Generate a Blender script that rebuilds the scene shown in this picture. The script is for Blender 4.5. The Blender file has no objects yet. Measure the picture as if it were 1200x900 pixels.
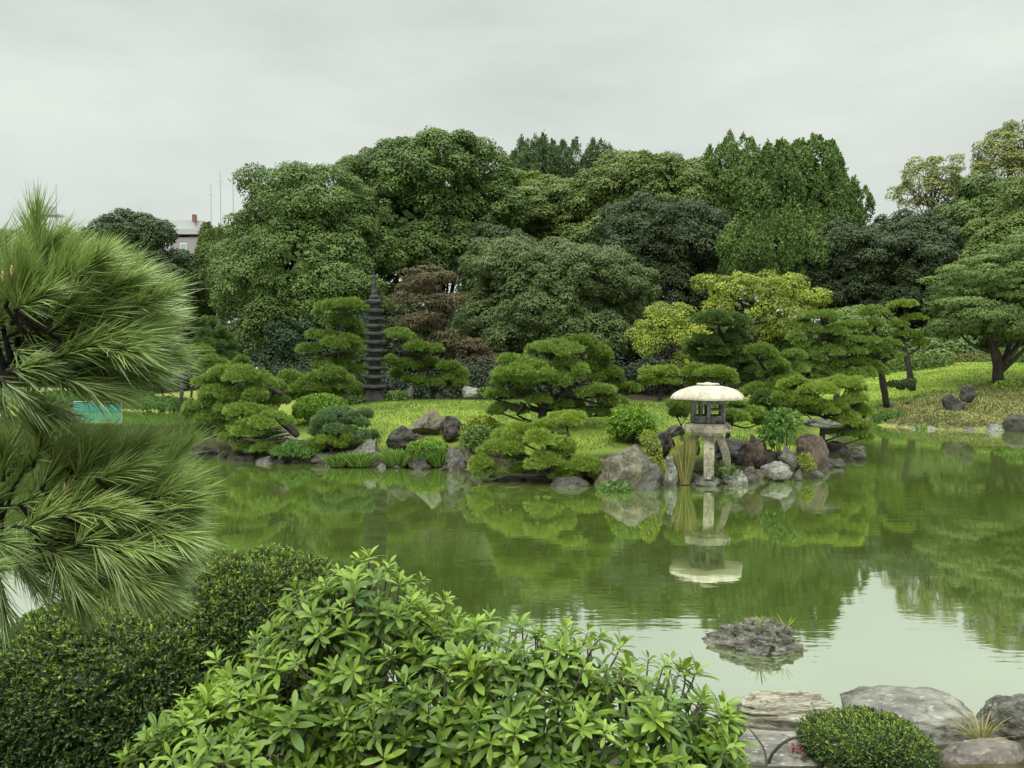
import bpy, math
import numpy as np
from mathutils import noise as mnoise, Vector

# ------------------------------------------------------------------ camera, sky, sun, exposure
SC = bpy.context.scene
COL = SC.collection
CAMZ, FPX = 2.6, 900.0            # eye height over the pond, focal length in 1200-px pixels
PITCH = math.atan(25.0 / FPX)
cam_d = bpy.data.cameras.new('camera'); cam_d.lens = 27.0; cam_d.sensor_width = 36.0
cam_d.clip_start = 0.05; cam_d.clip_end = 6000
cam = bpy.data.objects.new('camera', cam_d); COL.objects.link(cam)
cam.location = (0, 0, CAMZ); cam.rotation_euler = (math.pi / 2 - PITCH, 0, 0)
SC.camera = cam
SUN_EL, SUN_ROT = math.radians(58), math.radians(215)
W = bpy.data.worlds.new('World'); SC.world = W; W.use_nodes = True
wn = W.node_tree; wn.nodes.clear()
def _n(t, k, **kw):
    n = t.nodes.new(k)
    for a, b in kw.items():
        if a.startswith('i_'): n.inputs[a[2:].replace('_', ' ')].default_value = b
        else: setattr(n, a, b)
    return n
sky = _n(wn, 'ShaderNodeTexSky', sky_type='NISHITA', sun_disc=False)
sky.sun_elevation = SUN_EL; sky.sun_rotation = SUN_ROT
bg1 = _n(wn, 'ShaderNodeBackground'); bg1.inputs['Strength'].default_value = 0.05
wn.links.new(sky.outputs[0], bg1.inputs[0])
tc = _n(wn, 'ShaderNodeTexCoord'); sep = _n(wn, 'ShaderNodeSeparateXYZ'); wn.links.new(tc.outputs['Generated'], sep.inputs[0])
mp = _n(wn, 'ShaderNodeMapping'); mp.inputs['Scale'].default_value = (1.6, 1.6, 5.0); wn.links.new(tc.outputs['Generated'], mp.inputs[0])
ns = _n(wn, 'ShaderNodeTexNoise'); ns.inputs['Scale'].default_value = 1.7; ns.inputs['Detail'].default_value = 5; ns.inputs['Roughness'].default_value = .55
wn.links.new(mp.outputs[0], ns.inputs['Vector'])
cr = _n(wn, 'ShaderNodeValToRGB'); cr.color_ramp.elements[0].position = .3; cr.color_ramp.elements[1].position = .75
cr.color_ramp.elements[0].color = (.470, .508, .472, 1); cr.color_ramp.elements[1].color = (.605, .645, .590, 1)
wn.links.new(ns.outputs[0], cr.inputs[0])
el = _n(wn, 'ShaderNodeMapRange', interpolation_type='SMOOTHSTEP'); el.inputs['From Min'].default_value = .42; el.inputs['From Max'].default_value = .95
el.inputs['To Min'].default_value = 1.0; el.inputs['To Max'].default_value = 6.5      # an overcast sky is brightest overhead
wn.links.new(sep.outputs['Z'], el.inputs['Value'])
bg2 = _n(wn, 'ShaderNodeBackground'); wn.links.new(cr.outputs[0], bg2.inputs[0]); wn.links.new(el.outputs[0], bg2.inputs[1])
mx = _n(wn, 'ShaderNodeMixShader'); mx.inputs[0].default_value = .93
wn.links.new(bg1.outputs[0], mx.inputs[1]); wn.links.new(bg2.outputs[0], mx.inputs[2])
wo = _n(wn, 'ShaderNodeOutputWorld'); wn.links.new(mx.outputs[0], wo.inputs[0])
sd = bpy.data.lights.new('sun', 'SUN'); sd.energy = 1.5; sd.angle = math.radians(22); sd.color = (1, .96, .88)
so = bpy.data.objects.new('sun', sd); COL.objects.link(so)
so.rotation_euler = (math.pi / 2 - SUN_EL, 0, math.radians(-32))
SC.view_settings.view_transform = 'Standard'; SC.view_settings.look = 'None'
SC.view_settings.exposure = 0.5; SC.view_settings.gamma = 1.0
SC.cycles.max_bounces = 5; SC.cycles.diffuse_bounces = 3; SC.cycles.glossy_bounces = 3
SC.cycles.transmission_bounces = 2; SC.cycles.transparent_max_bounces = 4
SC.cycles.use_denoising = True

# ------------------------------------------------------------------ helpers
def at(px, py, D):
    """point D metres ahead of the camera that the photograph shows at (px, py)"""
    x, z = (px - 600) / FPX, (450 - py) / FPX
    c, s = math.cos(PITCH), math.sin(PITCH)
    d = np.array([x, c + z * s, z * c - s])
    return np.array([0, 0, CAMZ]) + d * (D / d[1])
def rg(seed): return np.random.default_rng(seed)
def nrm(v): return v / np.maximum(np.linalg.norm(v, axis=-1, keepdims=True), 1e-9)
def rdir(r, n): return nrm(r.normal(size=(n, 3)))
UP = np.array([0, 0, 1.0])

class MB:
    def __init__(s): s.v = []; s.f = {}; s.t = []; s.n = 0
    def add(s, V, F, tint=None):
        V = np.asarray(V, float).reshape(-1, 3); F = np.asarray(F, np.int64)
        s.f.setdefault(F.shape[1], []).append(F + s.n)
        s.v.append(V); s.t.append(np.full(len(V), .5) if tint is None else np.broadcast_to(np.asarray(tint, float), (len(V),)))
        s.n += len(V)
    def build(s, name, mat, parent=None, smooth=False, origin=None):
        V = np.concatenate(s.v); T = np.concatenate(s.t)
        o0 = np.zeros(3)
        if parent is not None: o0 = np.array(parent.location)
        elif origin is not None: o0 = np.array(origin)
        me = bpy.data.meshes.new(name)
        me.vertices.add(len(V)); me.vertices.foreach_set('co', (V - o0).astype(np.float32).ravel())
        loops = []; starts = []; tot = 0
        for k, L in s.f.items():
            F = np.concatenate(L); loops.append(F.ravel()); starts.append(tot + np.arange(len(F)) * k); tot += F.size
        loops = np.concatenate(loops); starts = np.concatenate(starts)
        me.loops.add(len(loops)); me.loops.foreach_set('vertex_index', loops.astype(np.int32))
        me.polygons.add(len(starts)); me.polygons.foreach_set('loop_start', starts.astype(np.int32))
        me.update(calc_edges=True)
        me.polygons.foreach_set('use_smooth', np.full(len(starts), smooth, bool))
        a = me.attributes.new('tint', 'FLOAT', 'POINT'); a.data.foreach_set('value', T.astype(np.float32))
        for m in (mat if isinstance(mat, (list, tuple)) else [mat]): me.materials.append(m)
        o = bpy.data.objects.new(name, me); COL.objects.link(o)
        if parent is not None: o.parent = parent
        else: o.location = o0
        return o

def thing(name, label, cat, loc, group=None):
    o = bpy.data.objects.new(name, None); COL.objects.link(o); o.location = [float(a) for a in loc]
    o.empty_display_size = .2
    tag(o, label, cat, group); return o
def tag(o, label=None, cat=None, group=None, kind=None):
    if label: o['label'] = label
    if cat: o['category'] = cat
    if group: o['group'] = group
    if kind: o['kind'] = kind
    return o

# ---- leaf-like faces (all vectorised)
def blades(mb, P, D, N, L, Wd, tint, kind='diamond'):
    D = nrm(D); S = nrm(np.cross(D, N)); N = nrm(np.cross(S, D)); n = len(P)
    L = np.broadcast_to(np.asarray(L, float), (n,))[:, None]; Wd = np.broadcast_to(np.asarray(Wd, float), (n,))[:, None]
    tint = np.broadcast_to(np.asarray(tint, float), (n,))
    i = np.arange(n)[:, None]
    if kind == 'tri':
        V = np.stack([P - S * Wd / 2, P + S * Wd / 2, P + D * L], 1)
        mb.add(V, i * 3 + np.arange(3), np.repeat(tint, 3))
    elif kind == 'diamond':
        V = np.stack([P, P + D * L * .5 + S * Wd / 2, P + D * L, P + D * L * .5 - S * Wd / 2], 1)
        mb.add(V, i * 4 + np.arange(4), np.repeat(tint, 4))
    elif kind == 'fold':                       # a small leaf folded along its midrib
        u = N * Wd * .22
        V = np.stack([P, P + D * L * .45 + S * Wd / 2 + u, P + D * L, P + D * L * .45 - S * Wd / 2 + u], 1)
        mb.add(V, np.concatenate([i * 4 + np.array([0, 1, 2]), i * 4 + np.array([0, 2, 3])]), np.repeat(tint, 4))
    elif kind == 'needle':                     # slim ribbon, slightly bent
        b = N * L * .05
        V = np.stack([P - S * Wd / 2, P + S * Wd / 2, P + D * L * .55 + S * Wd / 2 + b, P + D * L * .55 - S * Wd / 2 + b, P + D * L], 1)
        mb.add(V, i * 5 + np.array([0, 1, 2, 3]), np.repeat(tint, 5)); 
        mb.f.setdefault(3, []).append(i * 5 + np.array([3, 2, 4]) + mb.n - 5 * n)
    elif kind == 'leaf':                       # lance-shaped leaf with midrib fold and curl
        ts = [.0, .22, .45, .68, .87, 1.0]; ws = [.10, .55, .95, 1.0, .62, .0]
        rows = []
        for t, w in zip(ts, ws):
            c = P + D * L * t - N * L * (.22 * t * t) 
            rows += [c + S * Wd * w / 2 + N * Wd * w * .16, c, c - S * Wd * w / 2 + N * Wd * w * .16]
        V = np.stack(rows, 1); F = []
        for k in range(5):
            a = k * 3
            F.append(i * 18 + np.array([a, a + 3, a + 4, a + 1])); F.append(i * 18 + np.array([a + 1, a + 4, a + 5, a + 2]))
        mb.add(V, np.concatenate(F), np.repeat(tint, 18))

def catmull(P, n=6):
    P = np.asarray(P, float)
    if len(P) < 3: return np.linspace(P[0], P[-1], n + 1)
    Q = np.vstack([2 * P[0] - P[1], P, 2 * P[-1] - P[-2]]); out = []
    for k in range(len(P) - 1):
        a, b, c, d = Q[k:k + 4]
        for t in np.linspace(0, 1, n, endpoint=False):
            out.append(.5 * (2 * b + (c - a) * t + (2 * a - 5 * b + 4 * c - d) * t * t + (3 * b - a - 3 * c + d) * t ** 3))
    out.append(P[-1]); return np.array(out)
def tube(mb, pts, r0, r1, sides=8, n=5, knob=.12, r=None, tint=.5):
    r = r or rg(int(abs(pts[0][0] * 911 + pts[-1][2] * 77) * 10) % 99991)
    C = catmull(pts, n); m = len(C)
    T = nrm(np.gradient(C, axis=0)); ref = np.array([.3, .9, .1])
    A = nrm(np.cross(T, ref)); B = np.cross(T, A)
    rad = np.linspace(r0, r1, m) if np.isscalar(r0) else r0
    rad = rad * (1 + r.uniform(-knob, knob, m)); ang = np.arange(sides) * 2 * math.pi / sides
    R = rad[:, None] * (1 + r.uniform(-knob, knob, (m, sides)) * .7)
    V = C[:, None] + (A[:, None] * np.cos(ang)[None, :, None] + B[:, None] * np.sin(ang)[None, :, None]) * R[..., None]
    k = np.arange(m - 1)[:, None] * sides; j = np.arange(sides)[None]
    F = np.stack([k + j, k + (j + 1) % sides, k + sides + (j + 1) % sides, k + sides + j], -1).reshape(-1, 4)
    mb.add(V, F, tint)
    base = mb.n - m * sides
    e = np.arange(sides)
    mb.f.setdefault(sides, []).append((base + (m - 1) * sides + e)[None]); mb.f[sides].append((base + e[::-1])[None])
def box(mb, c, s, rz=0, bev=0, tint=.5):
    c = np.array(c, float); x, y, z = np.array(s, float) / 2
    if bev:
        b = bev; pr = [(-x + b, -y), (x - b, -y), (x, -y + b), (x, y - b), (x - b, y), (-x + b, y), (-x, y - b), (-x, -y + b)]
        ins = [(a * (1 - b / x), d * (1 - b / y)) for a, d in pr]
        rings = [([*ins], -z), (pr, -z + b), (pr, z - b), (ins, z)]
    else:
        pr = [(-x, -y), (x, -y), (x, y), (-x, y)]; rings = [(pr, -z), (pr, z)]
    k = len(rings[0][0]); V = np.array([(a, d, h) for R, h in rings for a, d in R])
    cs, sn = math.cos(rz), math.sin(rz); V = V @ np.array([[cs, sn, 0], [-sn, cs, 0], [0, 0, 1]]) + c
    F = [[i * k + j, i * k + (j + 1) % k, (i + 1) * k + (j + 1) % k, (i + 1) * k + j] for i in range(len(rings) - 1) for j in range(k)]
    mb.add(V, F, tint); b0 = mb.n - len(V)
    mb.f.setdefault(k, []).append(np.array([b0 + np.arange(k)[::-1], b0 + (len(rings) - 1) * k + np.arange(k)]))
def lathe(mb, c, prof, sides=48, rot=0, facet=0):
    """prof: (radius, z) pairs; facet>0 gives a polygon-ish outline with that many sides"""
    ang = np.arange(sides) * 2 * math.pi / sides + rot
    k = np.ones(sides)
    if facet:
        a = (ang - rot) % (2 * math.pi / facet) - math.pi / facet; k = 1 / np.cos(a) * math.cos(math.pi / facet) ** .5
    V = np.array([[(p[0] * q * math.cos(a), p[0] * q * math.sin(a), p[1]) for a, q in zip(ang, k)] for p in prof]).reshape(-1, 3) + np.array(c)
    m = len(prof); kk = np.arange(m - 1)[:, None] * sides; j = np.arange(sides)[None]
    F = np.stack([kk + j, kk + (j + 1) % sides, kk + sides + (j + 1) % sides, kk + sides + j], -1).reshape(-1, 4)
    mb.add(V, F); b0 = mb.n - len(V)
    mb.f.setdefault(sides, []).append(np.array([b0 + np.arange(sides)[::-1], b0 + (m - 1) * sides + np.arange(sides)]))

# ------------------------------------------------------------------ materials
def newmat(name):
    m = bpy.data.materials.new(name); m.use_nodes = True; t = m.node_tree; t.nodes.clear()
    out = _n(t, 'ShaderNodeOutputMaterial'); p = _n(t, 'ShaderNodeBsdfPrincipled'); t.links.new(p.outputs[0], out.inputs[0])
    return m, t, p, out
def mixc(t, fac, a, b, blend='MIX'):
    n = _n(t, 'ShaderNodeMix', data_type='RGBA', blend_type=blend)
    for s, v in ((n.inputs['Factor'], fac), (n.inputs['A'], a), (n.inputs['B'], b)):
        if hasattr(v, 'links'): t.links.new(v, s)
        else: s.default_value = v if isinstance(v, (int, float)) else (*v, 1)
    return n.outputs['Result']
def noisen(t, scale, detail=4, rough=.6, vec=None, stretch=None, obj=False):
    n = _n(t, 'ShaderNodeTexNoise'); n.inputs['Scale'].default_value = scale; n.inputs['Detail'].default_value = detail; n.inputs['Roughness'].default_value = rough
    g = _n(t, 'ShaderNodeTexCoord').outputs['Object'] if obj else _n(t, 'ShaderNodeNewGeometry').outputs['Position']
    if stretch:
        mpp = _n(t, 'ShaderNodeMapping'); mpp.inputs['Scale'].default_value = stretch; t.links.new(g, mpp.inputs[0]); g = mpp.outputs[0]
    t.links.new(g, n.inputs['Vector']); return n.outputs[0]
def ramp(t, v, lo, hi):
    n = _n(t, 'ShaderNodeMapRange', interpolation_type='SMOOTHSTEP'); n.inputs['From Min'].default_value = lo; n.inputs['From Max'].default_value = hi
    t.links.new(v, n.inputs['Value']); return n.outputs[0]
def bump(t, p, h, s, d=.02):
    b = _n(t, 'ShaderNodeBump'); b.inputs['Strength'].default_value = s; b.inputs['Distance'].default_value = d
    t.links.new(h, b.inputs['Height']); t.links.new(b.outputs[0], p.inputs['Normal'])
def fol(name, c0, c1, rough=.6, spec=.2, trans=0.12):
    m, t, p, out = newmat(name)
    a = _n(t, 'ShaderNodeAttribute', attribute_name='tint').outputs['Fac']
    c = mixc(t, a, c0, c1); t.links.new(c, p.inputs['Base Color'])
    p.inputs['Roughness'].default_value = rough; p.inputs['Specular IOR Level'].default_value = spec
    if trans:
        tr = _n(t, 'ShaderNodeBsdfTranslucent'); t.links.new(mixc(t, .5, c, (min(1, c1[0] * 1.6), min(1, c1[1] * 1.6), c1[2]), 'MIX'), tr.inputs[0])
        ms = _n(t, 'ShaderNodeMixShader'); ms.inputs[0].default_value = trans
        t.links.new(p.outputs[0], ms.inputs[1]); t.links.new(tr.outputs[0], ms.inputs[2]); t.links.new(ms.outputs[0], out.inputs[0])
    return m
def stone(name, dark, light, moss=None, scale=3.0, rough=.75, bs=.5, streak=None, spec=.4, mossamt=.55, blotch=.45, hi=None):
    m, t, p, out = newmat(name)
    n1 = noisen(t, scale, 7, .65, obj=True, stretch=streak); n2 = noisen(t, scale * 6, 6, .7, obj=True, stretch=streak)
    c = mixc(t, ramp(t, n1, .36, .66), dark, light)
    c = mixc(t, ramp(t, n2, .48 if hi is None else .56, .75 if hi is None else .66), c, hi or tuple(min(1, x * 1.5) for x in light))
    c = mixc(t, ramp(t, noisen(t, scale * 2.3, 5, .6, obj=True), .56, .66), c, tuple(x * blotch for x in dark))
    if moss:
        c = mixc(t, ramp(t, noisen(t, scale * .9, 5, .6), mossamt, mossamt + .1), c, moss)
    t.links.new(c, p.inputs['Base Color']); p.inputs['Roughness'].default_value = rough; p.inputs['Specular IOR Level'].default_value = spec
    bump(t, p, n2, bs, .03); return m
def plain(name, c, rough=.6, var=.25, scale=8, metal=0, bs=0):
    m, t, p, out = newmat(name)
    n = noisen(t, scale, 4); col = mixc(t, n, tuple(x * (1 - var) for x in c), tuple(min(1, x * (1 + var)) for x in c))
    t.links.new(col, p.inputs['Base Color']); p.inputs['Roughness'].default_value = rough; p.inputs['Metallic'].default_value = metal
    if bs: bump(t, p, noisen(t, scale * 5, 5), bs, .01)
    return m
M = {}
M['bark'] = stone('bark', (.018, .014, .011), (.075, .058, .045), None, 6, .9, .8, (1, 1, .3))
M['bark_dark'] = stone('bark_dark', (.010, .008, .007), (.035, .028, .022), None, 6, .9, .8, (1, 1, .3))
M['bark_pale'] = stone('bark_pale', (.06, .05, .04), (.22, .19, .15), None, 6, .9, .6, (1, 1, .3))
M['dark_green'] = fol('leaf_dark_green', (.034, .056, .022), (.080, .115, .040))
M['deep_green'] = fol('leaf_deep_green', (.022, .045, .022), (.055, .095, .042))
M['mid_green'] = fol('leaf_mid_green', (.055, .092, .024), (.150, .215, .052))
M['leafy_green'] = fol('leaf_leafy_green', (.052, .090, .024), (.145, .215, .052))
M['olive'] = fol('leaf_olive', (.066, .102, .024), (.165, .220, .052))
M['camphor'] = fol('leaf_camphor', (.052, .082, .027), (.130, .172, .056))
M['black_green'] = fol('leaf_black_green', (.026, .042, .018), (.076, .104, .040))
M['shade_leaf'] = fol('leaf_shade', (.012, .020, .010), (.030, .045, .020))  # shade under the trees is put into this near-black leaf colour
M['ginkgo'] = fol('leaf_ginkgo', (.050, .096, .024), (.140, .215, .052))
M['redwood'] = fol('leaf_redwood', (.045, .08, .030), (.11, .165, .06))
M['yellow'] = fol('leaf_yellow', (.08, .13, .02), (.36, .40, .05))
M['yellow_green'] = fol('leaf_yellow_green', (.07, .11, .016), (.27, .30, .035))
M['pale_yellow'] = fol('leaf_pale_yellow', (.10, .13, .035), (.33, .35, .11))
M['maple_red'] = fol('leaf_maple_red', (.050, .044, .022), (.125, .095, .045))
M['pine'] = fol('needle_green', (.055, .098, .018), (.205, .30, .055), .5)
M['pine_dark'] = fol('needle_dark', (.036, .070, .020), (.115, .185, .042), .5)
M['pine_blue'] = fol('needle_bluish', (.050, .095, .040), (.145, .225, .085), .5)
M['pine_yellow'] = fol('needle_yellow', (.065, .108, .016), (.225, .315, .048), .5)
M['near_needle'] = fol('near_needle', (.055, .110, .030), (.30, .40, .11), .38, .5)
M['near_leaf'] = fol('near_leaf', (.028, .068, .012), (.235, .345, .045), .42, .28, .22)
M['old_leaf'] = fol('yellowed_leaf', (.50, .22, .03), (.75, .52, .05), .5, .3, .2)
M['box_leaf'] = fol('box_leaf', (.016, .032, .010), (.085, .135, .034), .45, .35)
M['box_leaf_new'] = fol('box_leaf_new', (.050, .085, .014), (.22, .30, .04), .45, .35)
M['bush_bright'] = fol('bush_bright', (.05, .12, .014), (.20, .32, .03), .5)
M['bush_mid'] = fol('bush_mid', (.04, .09, .02), (.12, .21, .035), .5)
M['grass'] = fol('grass_blade', (.070, .120, .022), (.135, .195, .038), .6)
M['grass_tan'] = fol('ground_cover', (.08, .11, .028), (.22, .21, .085), .7)
M['sedge'] = fol('sedge', (.03, .07, .014), (.13, .22, .03), .5)
M['reed'] = fol('reed', (.09, .14, .03), (.30, .23, .09), .6)
M['rock'] = stone('rock_grey', (.026, .025, .021), (.098, .095, .080), (.07, .085, .03), 2.5, mossamt=.62)
M['rock_dark'] = stone('rock_dark', (.013, .012, .010), (.050, .046, .037), (.05, .06, .02), 2.5, mossamt=.64)
M['rock_red'] = stone('rock_reddish', (.026, .018, .013), (.095, .064, .046), None, 3)
M['rock_brown'] = stone('rock_brown', (.032, .029, .020), (.12, .108, .070), (.14, .14, .03), 2, mossamt=.57)
M['rock_light'] = stone('rock_light', (.05, .05, .043), (.20, .20, .17), (.12, .14, .04), 2.5, mossamt=.66)
M['rock_near'] = stone('rock_near', (.020, .019, .016), (.17, .16, .125), None, 5.5, .45, 1.0, (1, 1, 2.6), hi=(.34, .32, .24))
M['slab_near'] = stone('slab_near', (.05, .047, .038), (.19, .185, .155), None, 2.6, .5, .5, (1, 1.6, 1.6), spec=.4, hi=(.25, .255, .23))
M['log_stone'] = stone('log_stone', (.10, .085, .06), (.46, .43, .33), None, 4, .7, 1.0, (.7, 4, 9))
M['brown_near'] = stone('brown_near', (.05, .042, .035), (.15, .13, .105), None, 2.5, .65, .5)
M['lantern_pale'] = stone('lantern_pale', (.27, .245, .19), (.40, .37, .29), None, 2.5, .85, .2, blotch=.95)
M['lantern_dark'] = stone('lantern_dark', (.025, .025, .024), (.10, .10, .092), None, 4, .85, .4)
M['lantern_mid'] = stone('lantern_mid', (.095, .085, .062), (.25, .225, .165), (.10, .10, .05), 3, .85, .3, mossamt=.66)
M['pagoda'] = stone('pagoda_stone', (.014, .014, .0145), (.050, .049, .048), None, 4, .85, .4)
M['concrete'] = plain('concrete', (.30, .29, .27), .8)
M['white'] = plain('white_paint', (.78, .80, .80), .5, .05)
M['steel'] = plain('steel', (.36, .38, .40), .5, .1)
M['glass'] = plain('window_glass', (.30, .38, .42), .1, .05)
M['brick'] = plain('brick_red', (.17, .085, .06), .8)
M['net'] = plain('turquoise_net', (.024, .15, .115), .6, .45, 6)
M['skin'] = plain('skin', (.62, .36, .27), .6, .05)
M['cloth'] = plain('navy_cloth', (.015, .02, .06), .8, .2)
M['hair'] = plain('hair', (.02, .015, .012), .6, .2)

# ------------------------------------------------------------------ terrain
def sdf(poly, X, Y):
    P = np.array(poly, float); d = np.full(X.shape, 1e9); ins = np.zeros(X.shape, bool)
    for a, b in zip(P, np.roll(P, -1, 0)):
        e = b - a; w0, w1 = X - a[0], Y - a[1]
        t = np.clip((w0 * e[0] + w1 * e[1]) / (e @ e), 0, 1)
        d = np.minimum(d, np.hypot(w0 - e[0] * t, w1 - e[1] * t))
        c = (a[1] > Y) != (b[1] > Y)
        with np.errstate(divide='ignore', invalid='ignore'):
            xi = (b[0] - a[0]) * (Y - a[1]) / (b[1] - a[1] + 1e-12) + a[0]
        ins ^= c & (X < xi)
    return np.where(ins, d, -d)         # positive inside
POND = [(-60, 4.2), (-14, 4.4), (-4, 4.9), (0, 5.1), (1.7, 5.0), (4.5, 5.2), (9, 4.6), (20, 4), (45, 5), (48, 24), (30, 28), (24, 29), (19.5, 29.2), (16.7, 29.6),
        (15.2, 31.5), (15.4, 34), (13, 38), (6, 41), (-4, 42.5), (-12, 42), (-16, 41), (-18.5, 42), (-22, 43.5), (-30, 45), (-45, 40), (-62, 25)]
ISLE = [(-9.6, 23.8), (-8.6, 22.0), (-7.6, 20.8), (-5.9, 19.9), (-3.7, 19.1), (-1.8, 19.1), (-1.2, 18.1), (.9, 17.0), (2.4, 16.3), (3.6, 16.6),
        (5.1, 16.9), (6.0, 17.8), (7.6, 18.8), (9.2, 20.6), (10.4, 22.8), (10.2, 26), (7, 29), (2, 31), (-4, 31), (-9, 28)]
def wob(X, Y, s=1.0): return (np.sin(X * 1.3 * s + Y * .7) + np.sin(Y * 1.9 * s - X * .6 + 1) + .6 * np.sin(X * 3.7 * s + 2) * np.sin(Y * 3.1 * s)) / 2.6
def land_h(X, Y):
    X = np.asarray(X, float); Y = np.asarray(Y, float)
    d = -sdf(POND, X, Y) + wob(X, Y) * .12
    far = .95 * (1 - np.exp(-np.maximum(d, 0) / 2.6))
    kn = 1.7 * np.exp(-(((X - 28) / 9.5) ** 2 + ((Y - 46) / 8.5) ** 2)) * np.clip(d / 5, 0, 1)
    near = np.minimum(.3 * np.maximum(d, 0), 1.0)
    h = np.where(Y < 9, near, far + kn) + wob(X, Y, .8) * .03 * np.clip(d, 0, 1)
    h = h + np.clip((Y - 80) / 400, 0, 1) * 2
    return np.where(d > 0, h + .03, np.maximum(.03 + d * .6, -1.2))
def isle_h(X, Y):
    X = np.asarray(X, float); Y = np.asarray(Y, float)
    d = sdf(ISLE, X, Y) + wob(X, Y) * .12
    h = .12 * np.clip(d / .15, 0, 1) + 1.38 * (1 - np.exp(-(np.maximum(d, 0) / 3.0) ** 1.2)) + .06 * wob(X, Y, .7) * np.clip(d / 2, 0, 1)
    return np.where(d > 0, h + .03, np.maximum(.03 + d * .6, -1.2))
def gz(x, y): return float(max(land_h(x, y), isle_h(x, y)))
def grid_mesh(name, xs, ys, hf, mat, keep=None, tintf=None):
    X, Y = np.meshgrid(xs, ys); Z = hf(X, Y); nx, ny = len(xs), len(ys)
    i = np.arange(nx - 1)[None] + np.arange(ny - 1)[:, None] * nx
    F = np.stack([i, i + 1, i + nx + 1, i + nx], -1).reshape(-1, 4)
    if keep is not None:
        F = F[np.take(Z.ravel(), F).max(1) > keep]
    mb = MB(); mb.add(np.stack([X, Y, Z], -1), F, None if tintf is None else tintf(X, Y).ravel())
    return mb.build(name, mat, smooth=True)
# ground: lawn on the knoll and banks, leaf litter under the wood (tint = how much litter)
m, t, p, _ = newmat('bank_ground')
a = _n(t, 'ShaderNodeAttribute', attribute_name='tint').outputs['Fac']
n1 = noisen(t, .8, 6); n2 = noisen(t, 9, 6, .7)
lawn = mixc(t, ramp(t, n1, .3, .7), (.10, .15, .025), (.19, .25, .035))
lawn = mixc(t, ramp(t, n2, .5, .8), lawn, (.22, .23, .07))
cover = mixc(t, ramp(t, n2, .35, .65), (.08, .10, .03), (.24, .22, .09))
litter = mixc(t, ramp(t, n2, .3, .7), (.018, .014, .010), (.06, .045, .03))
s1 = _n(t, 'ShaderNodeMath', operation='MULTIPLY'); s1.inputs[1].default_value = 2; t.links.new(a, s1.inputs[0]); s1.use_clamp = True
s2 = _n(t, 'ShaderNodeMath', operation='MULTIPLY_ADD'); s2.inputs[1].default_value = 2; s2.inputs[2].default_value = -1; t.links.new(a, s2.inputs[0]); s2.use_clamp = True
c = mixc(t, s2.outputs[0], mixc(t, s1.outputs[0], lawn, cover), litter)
t.links.new(c, p.inputs['Base Color']); p.inputs['Roughness'].default_value = .95; p.inputs['Specular IOR Level'].default_value = .05; bump(t, p, n2, .8, .06); M['ground'] = m
m, t, p, _ = newmat('isle_lawn')
n1 = noisen(t, 1.1, 6); n2 = noisen(t, 14, 6, .7)
c = mixc(t, ramp(t, n1, .35, .65), (.09, .135, .026), (.17, .22, .035)); c = mixc(t, ramp(t, n2, .52, .8), c, (.12, .14, .035))
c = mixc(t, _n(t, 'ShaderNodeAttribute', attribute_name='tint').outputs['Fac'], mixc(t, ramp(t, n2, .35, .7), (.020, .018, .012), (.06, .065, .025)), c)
t.links.new(c, p.inputs['Base Color']); p.inputs['Roughness'].default_value = .95; p.inputs['Specular IOR Level'].default_value = .05; bump(t, p, n2, .8, .05); M['lawn'] = m
def seq(*parts): return np.unique(np.concatenate([np.arange(a, b, s) for a, b, s in parts]).round(4))
gx = seq((-3000, -300, 300), (-300, -60, 20), (-60, -24, 2), (-24, 40, .35), (40, 80, 4), (80, 300, 20), (300, 3001, 300))
gy = seq((-40, 0, 5), (0, 9, .25), (9, 27, 1.0), (27, 52, .35), (52, 100, 3), (100, 400, 30), (400, 4001, 400))
def zone(X, Y):
    d = -sdf(POND, X, Y)
    kn = ((X - 26) / 12.) ** 2 + ((Y - 41) / 11.) ** 2
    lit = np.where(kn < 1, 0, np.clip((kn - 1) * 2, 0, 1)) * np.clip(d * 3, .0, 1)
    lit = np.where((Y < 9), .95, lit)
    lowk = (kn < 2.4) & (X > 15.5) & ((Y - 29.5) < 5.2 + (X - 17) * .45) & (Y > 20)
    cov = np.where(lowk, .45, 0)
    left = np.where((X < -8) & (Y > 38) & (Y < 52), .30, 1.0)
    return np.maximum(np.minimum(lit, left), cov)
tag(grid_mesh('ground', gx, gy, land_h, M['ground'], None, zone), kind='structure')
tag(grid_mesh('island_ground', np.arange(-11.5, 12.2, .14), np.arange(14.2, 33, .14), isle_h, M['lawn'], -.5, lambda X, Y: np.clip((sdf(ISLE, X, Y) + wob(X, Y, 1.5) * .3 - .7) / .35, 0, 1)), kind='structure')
# pond
m, t, p, out = newmat('pond_water'); t.nodes.remove(p)
df = _n(t, 'ShaderNodeBsdfDiffuse'); gl = _n(t, 'ShaderNodeBsdfGlossy'); gl.inputs['Roughness'].default_value = .03; gl.inputs['Color'].default_value = (.93, .98, .88, 1)
n0 = noisen(t, .12, 3); t.links.new(mixc(t, n0, (.070, .106, .020), (.095, .132, .028)), df.inputs[0])
w1 = noisen(t, 1.0, 3, .55, stretch=(1.1, 3.4, 1)); w2 = noisen(t, 1.0, 2, .5, stretch=(3.5, 13, 1)); w3 = noisen(t, .16, 2)
ma = _n(t, 'ShaderNodeMath', operation='MULTIPLY_ADD'); ma.inputs[1].default_value = .25; t.links.new(w2, ma.inputs[0]); t.links.new(w1, ma.inputs[2])
mb_ = _n(t, 'ShaderNodeMath', operation='MULTIPLY'); t.links.new(ma.outputs[0], mb_.inputs[0]); t.links.new(ramp(t, w3, .30, .72), mb_.inputs[1])
bp = _n(t, 'ShaderNodeBump'); bp.inputs['Strength'].default_value = .30; bp.inputs['Distance'].default_value = .010
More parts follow.
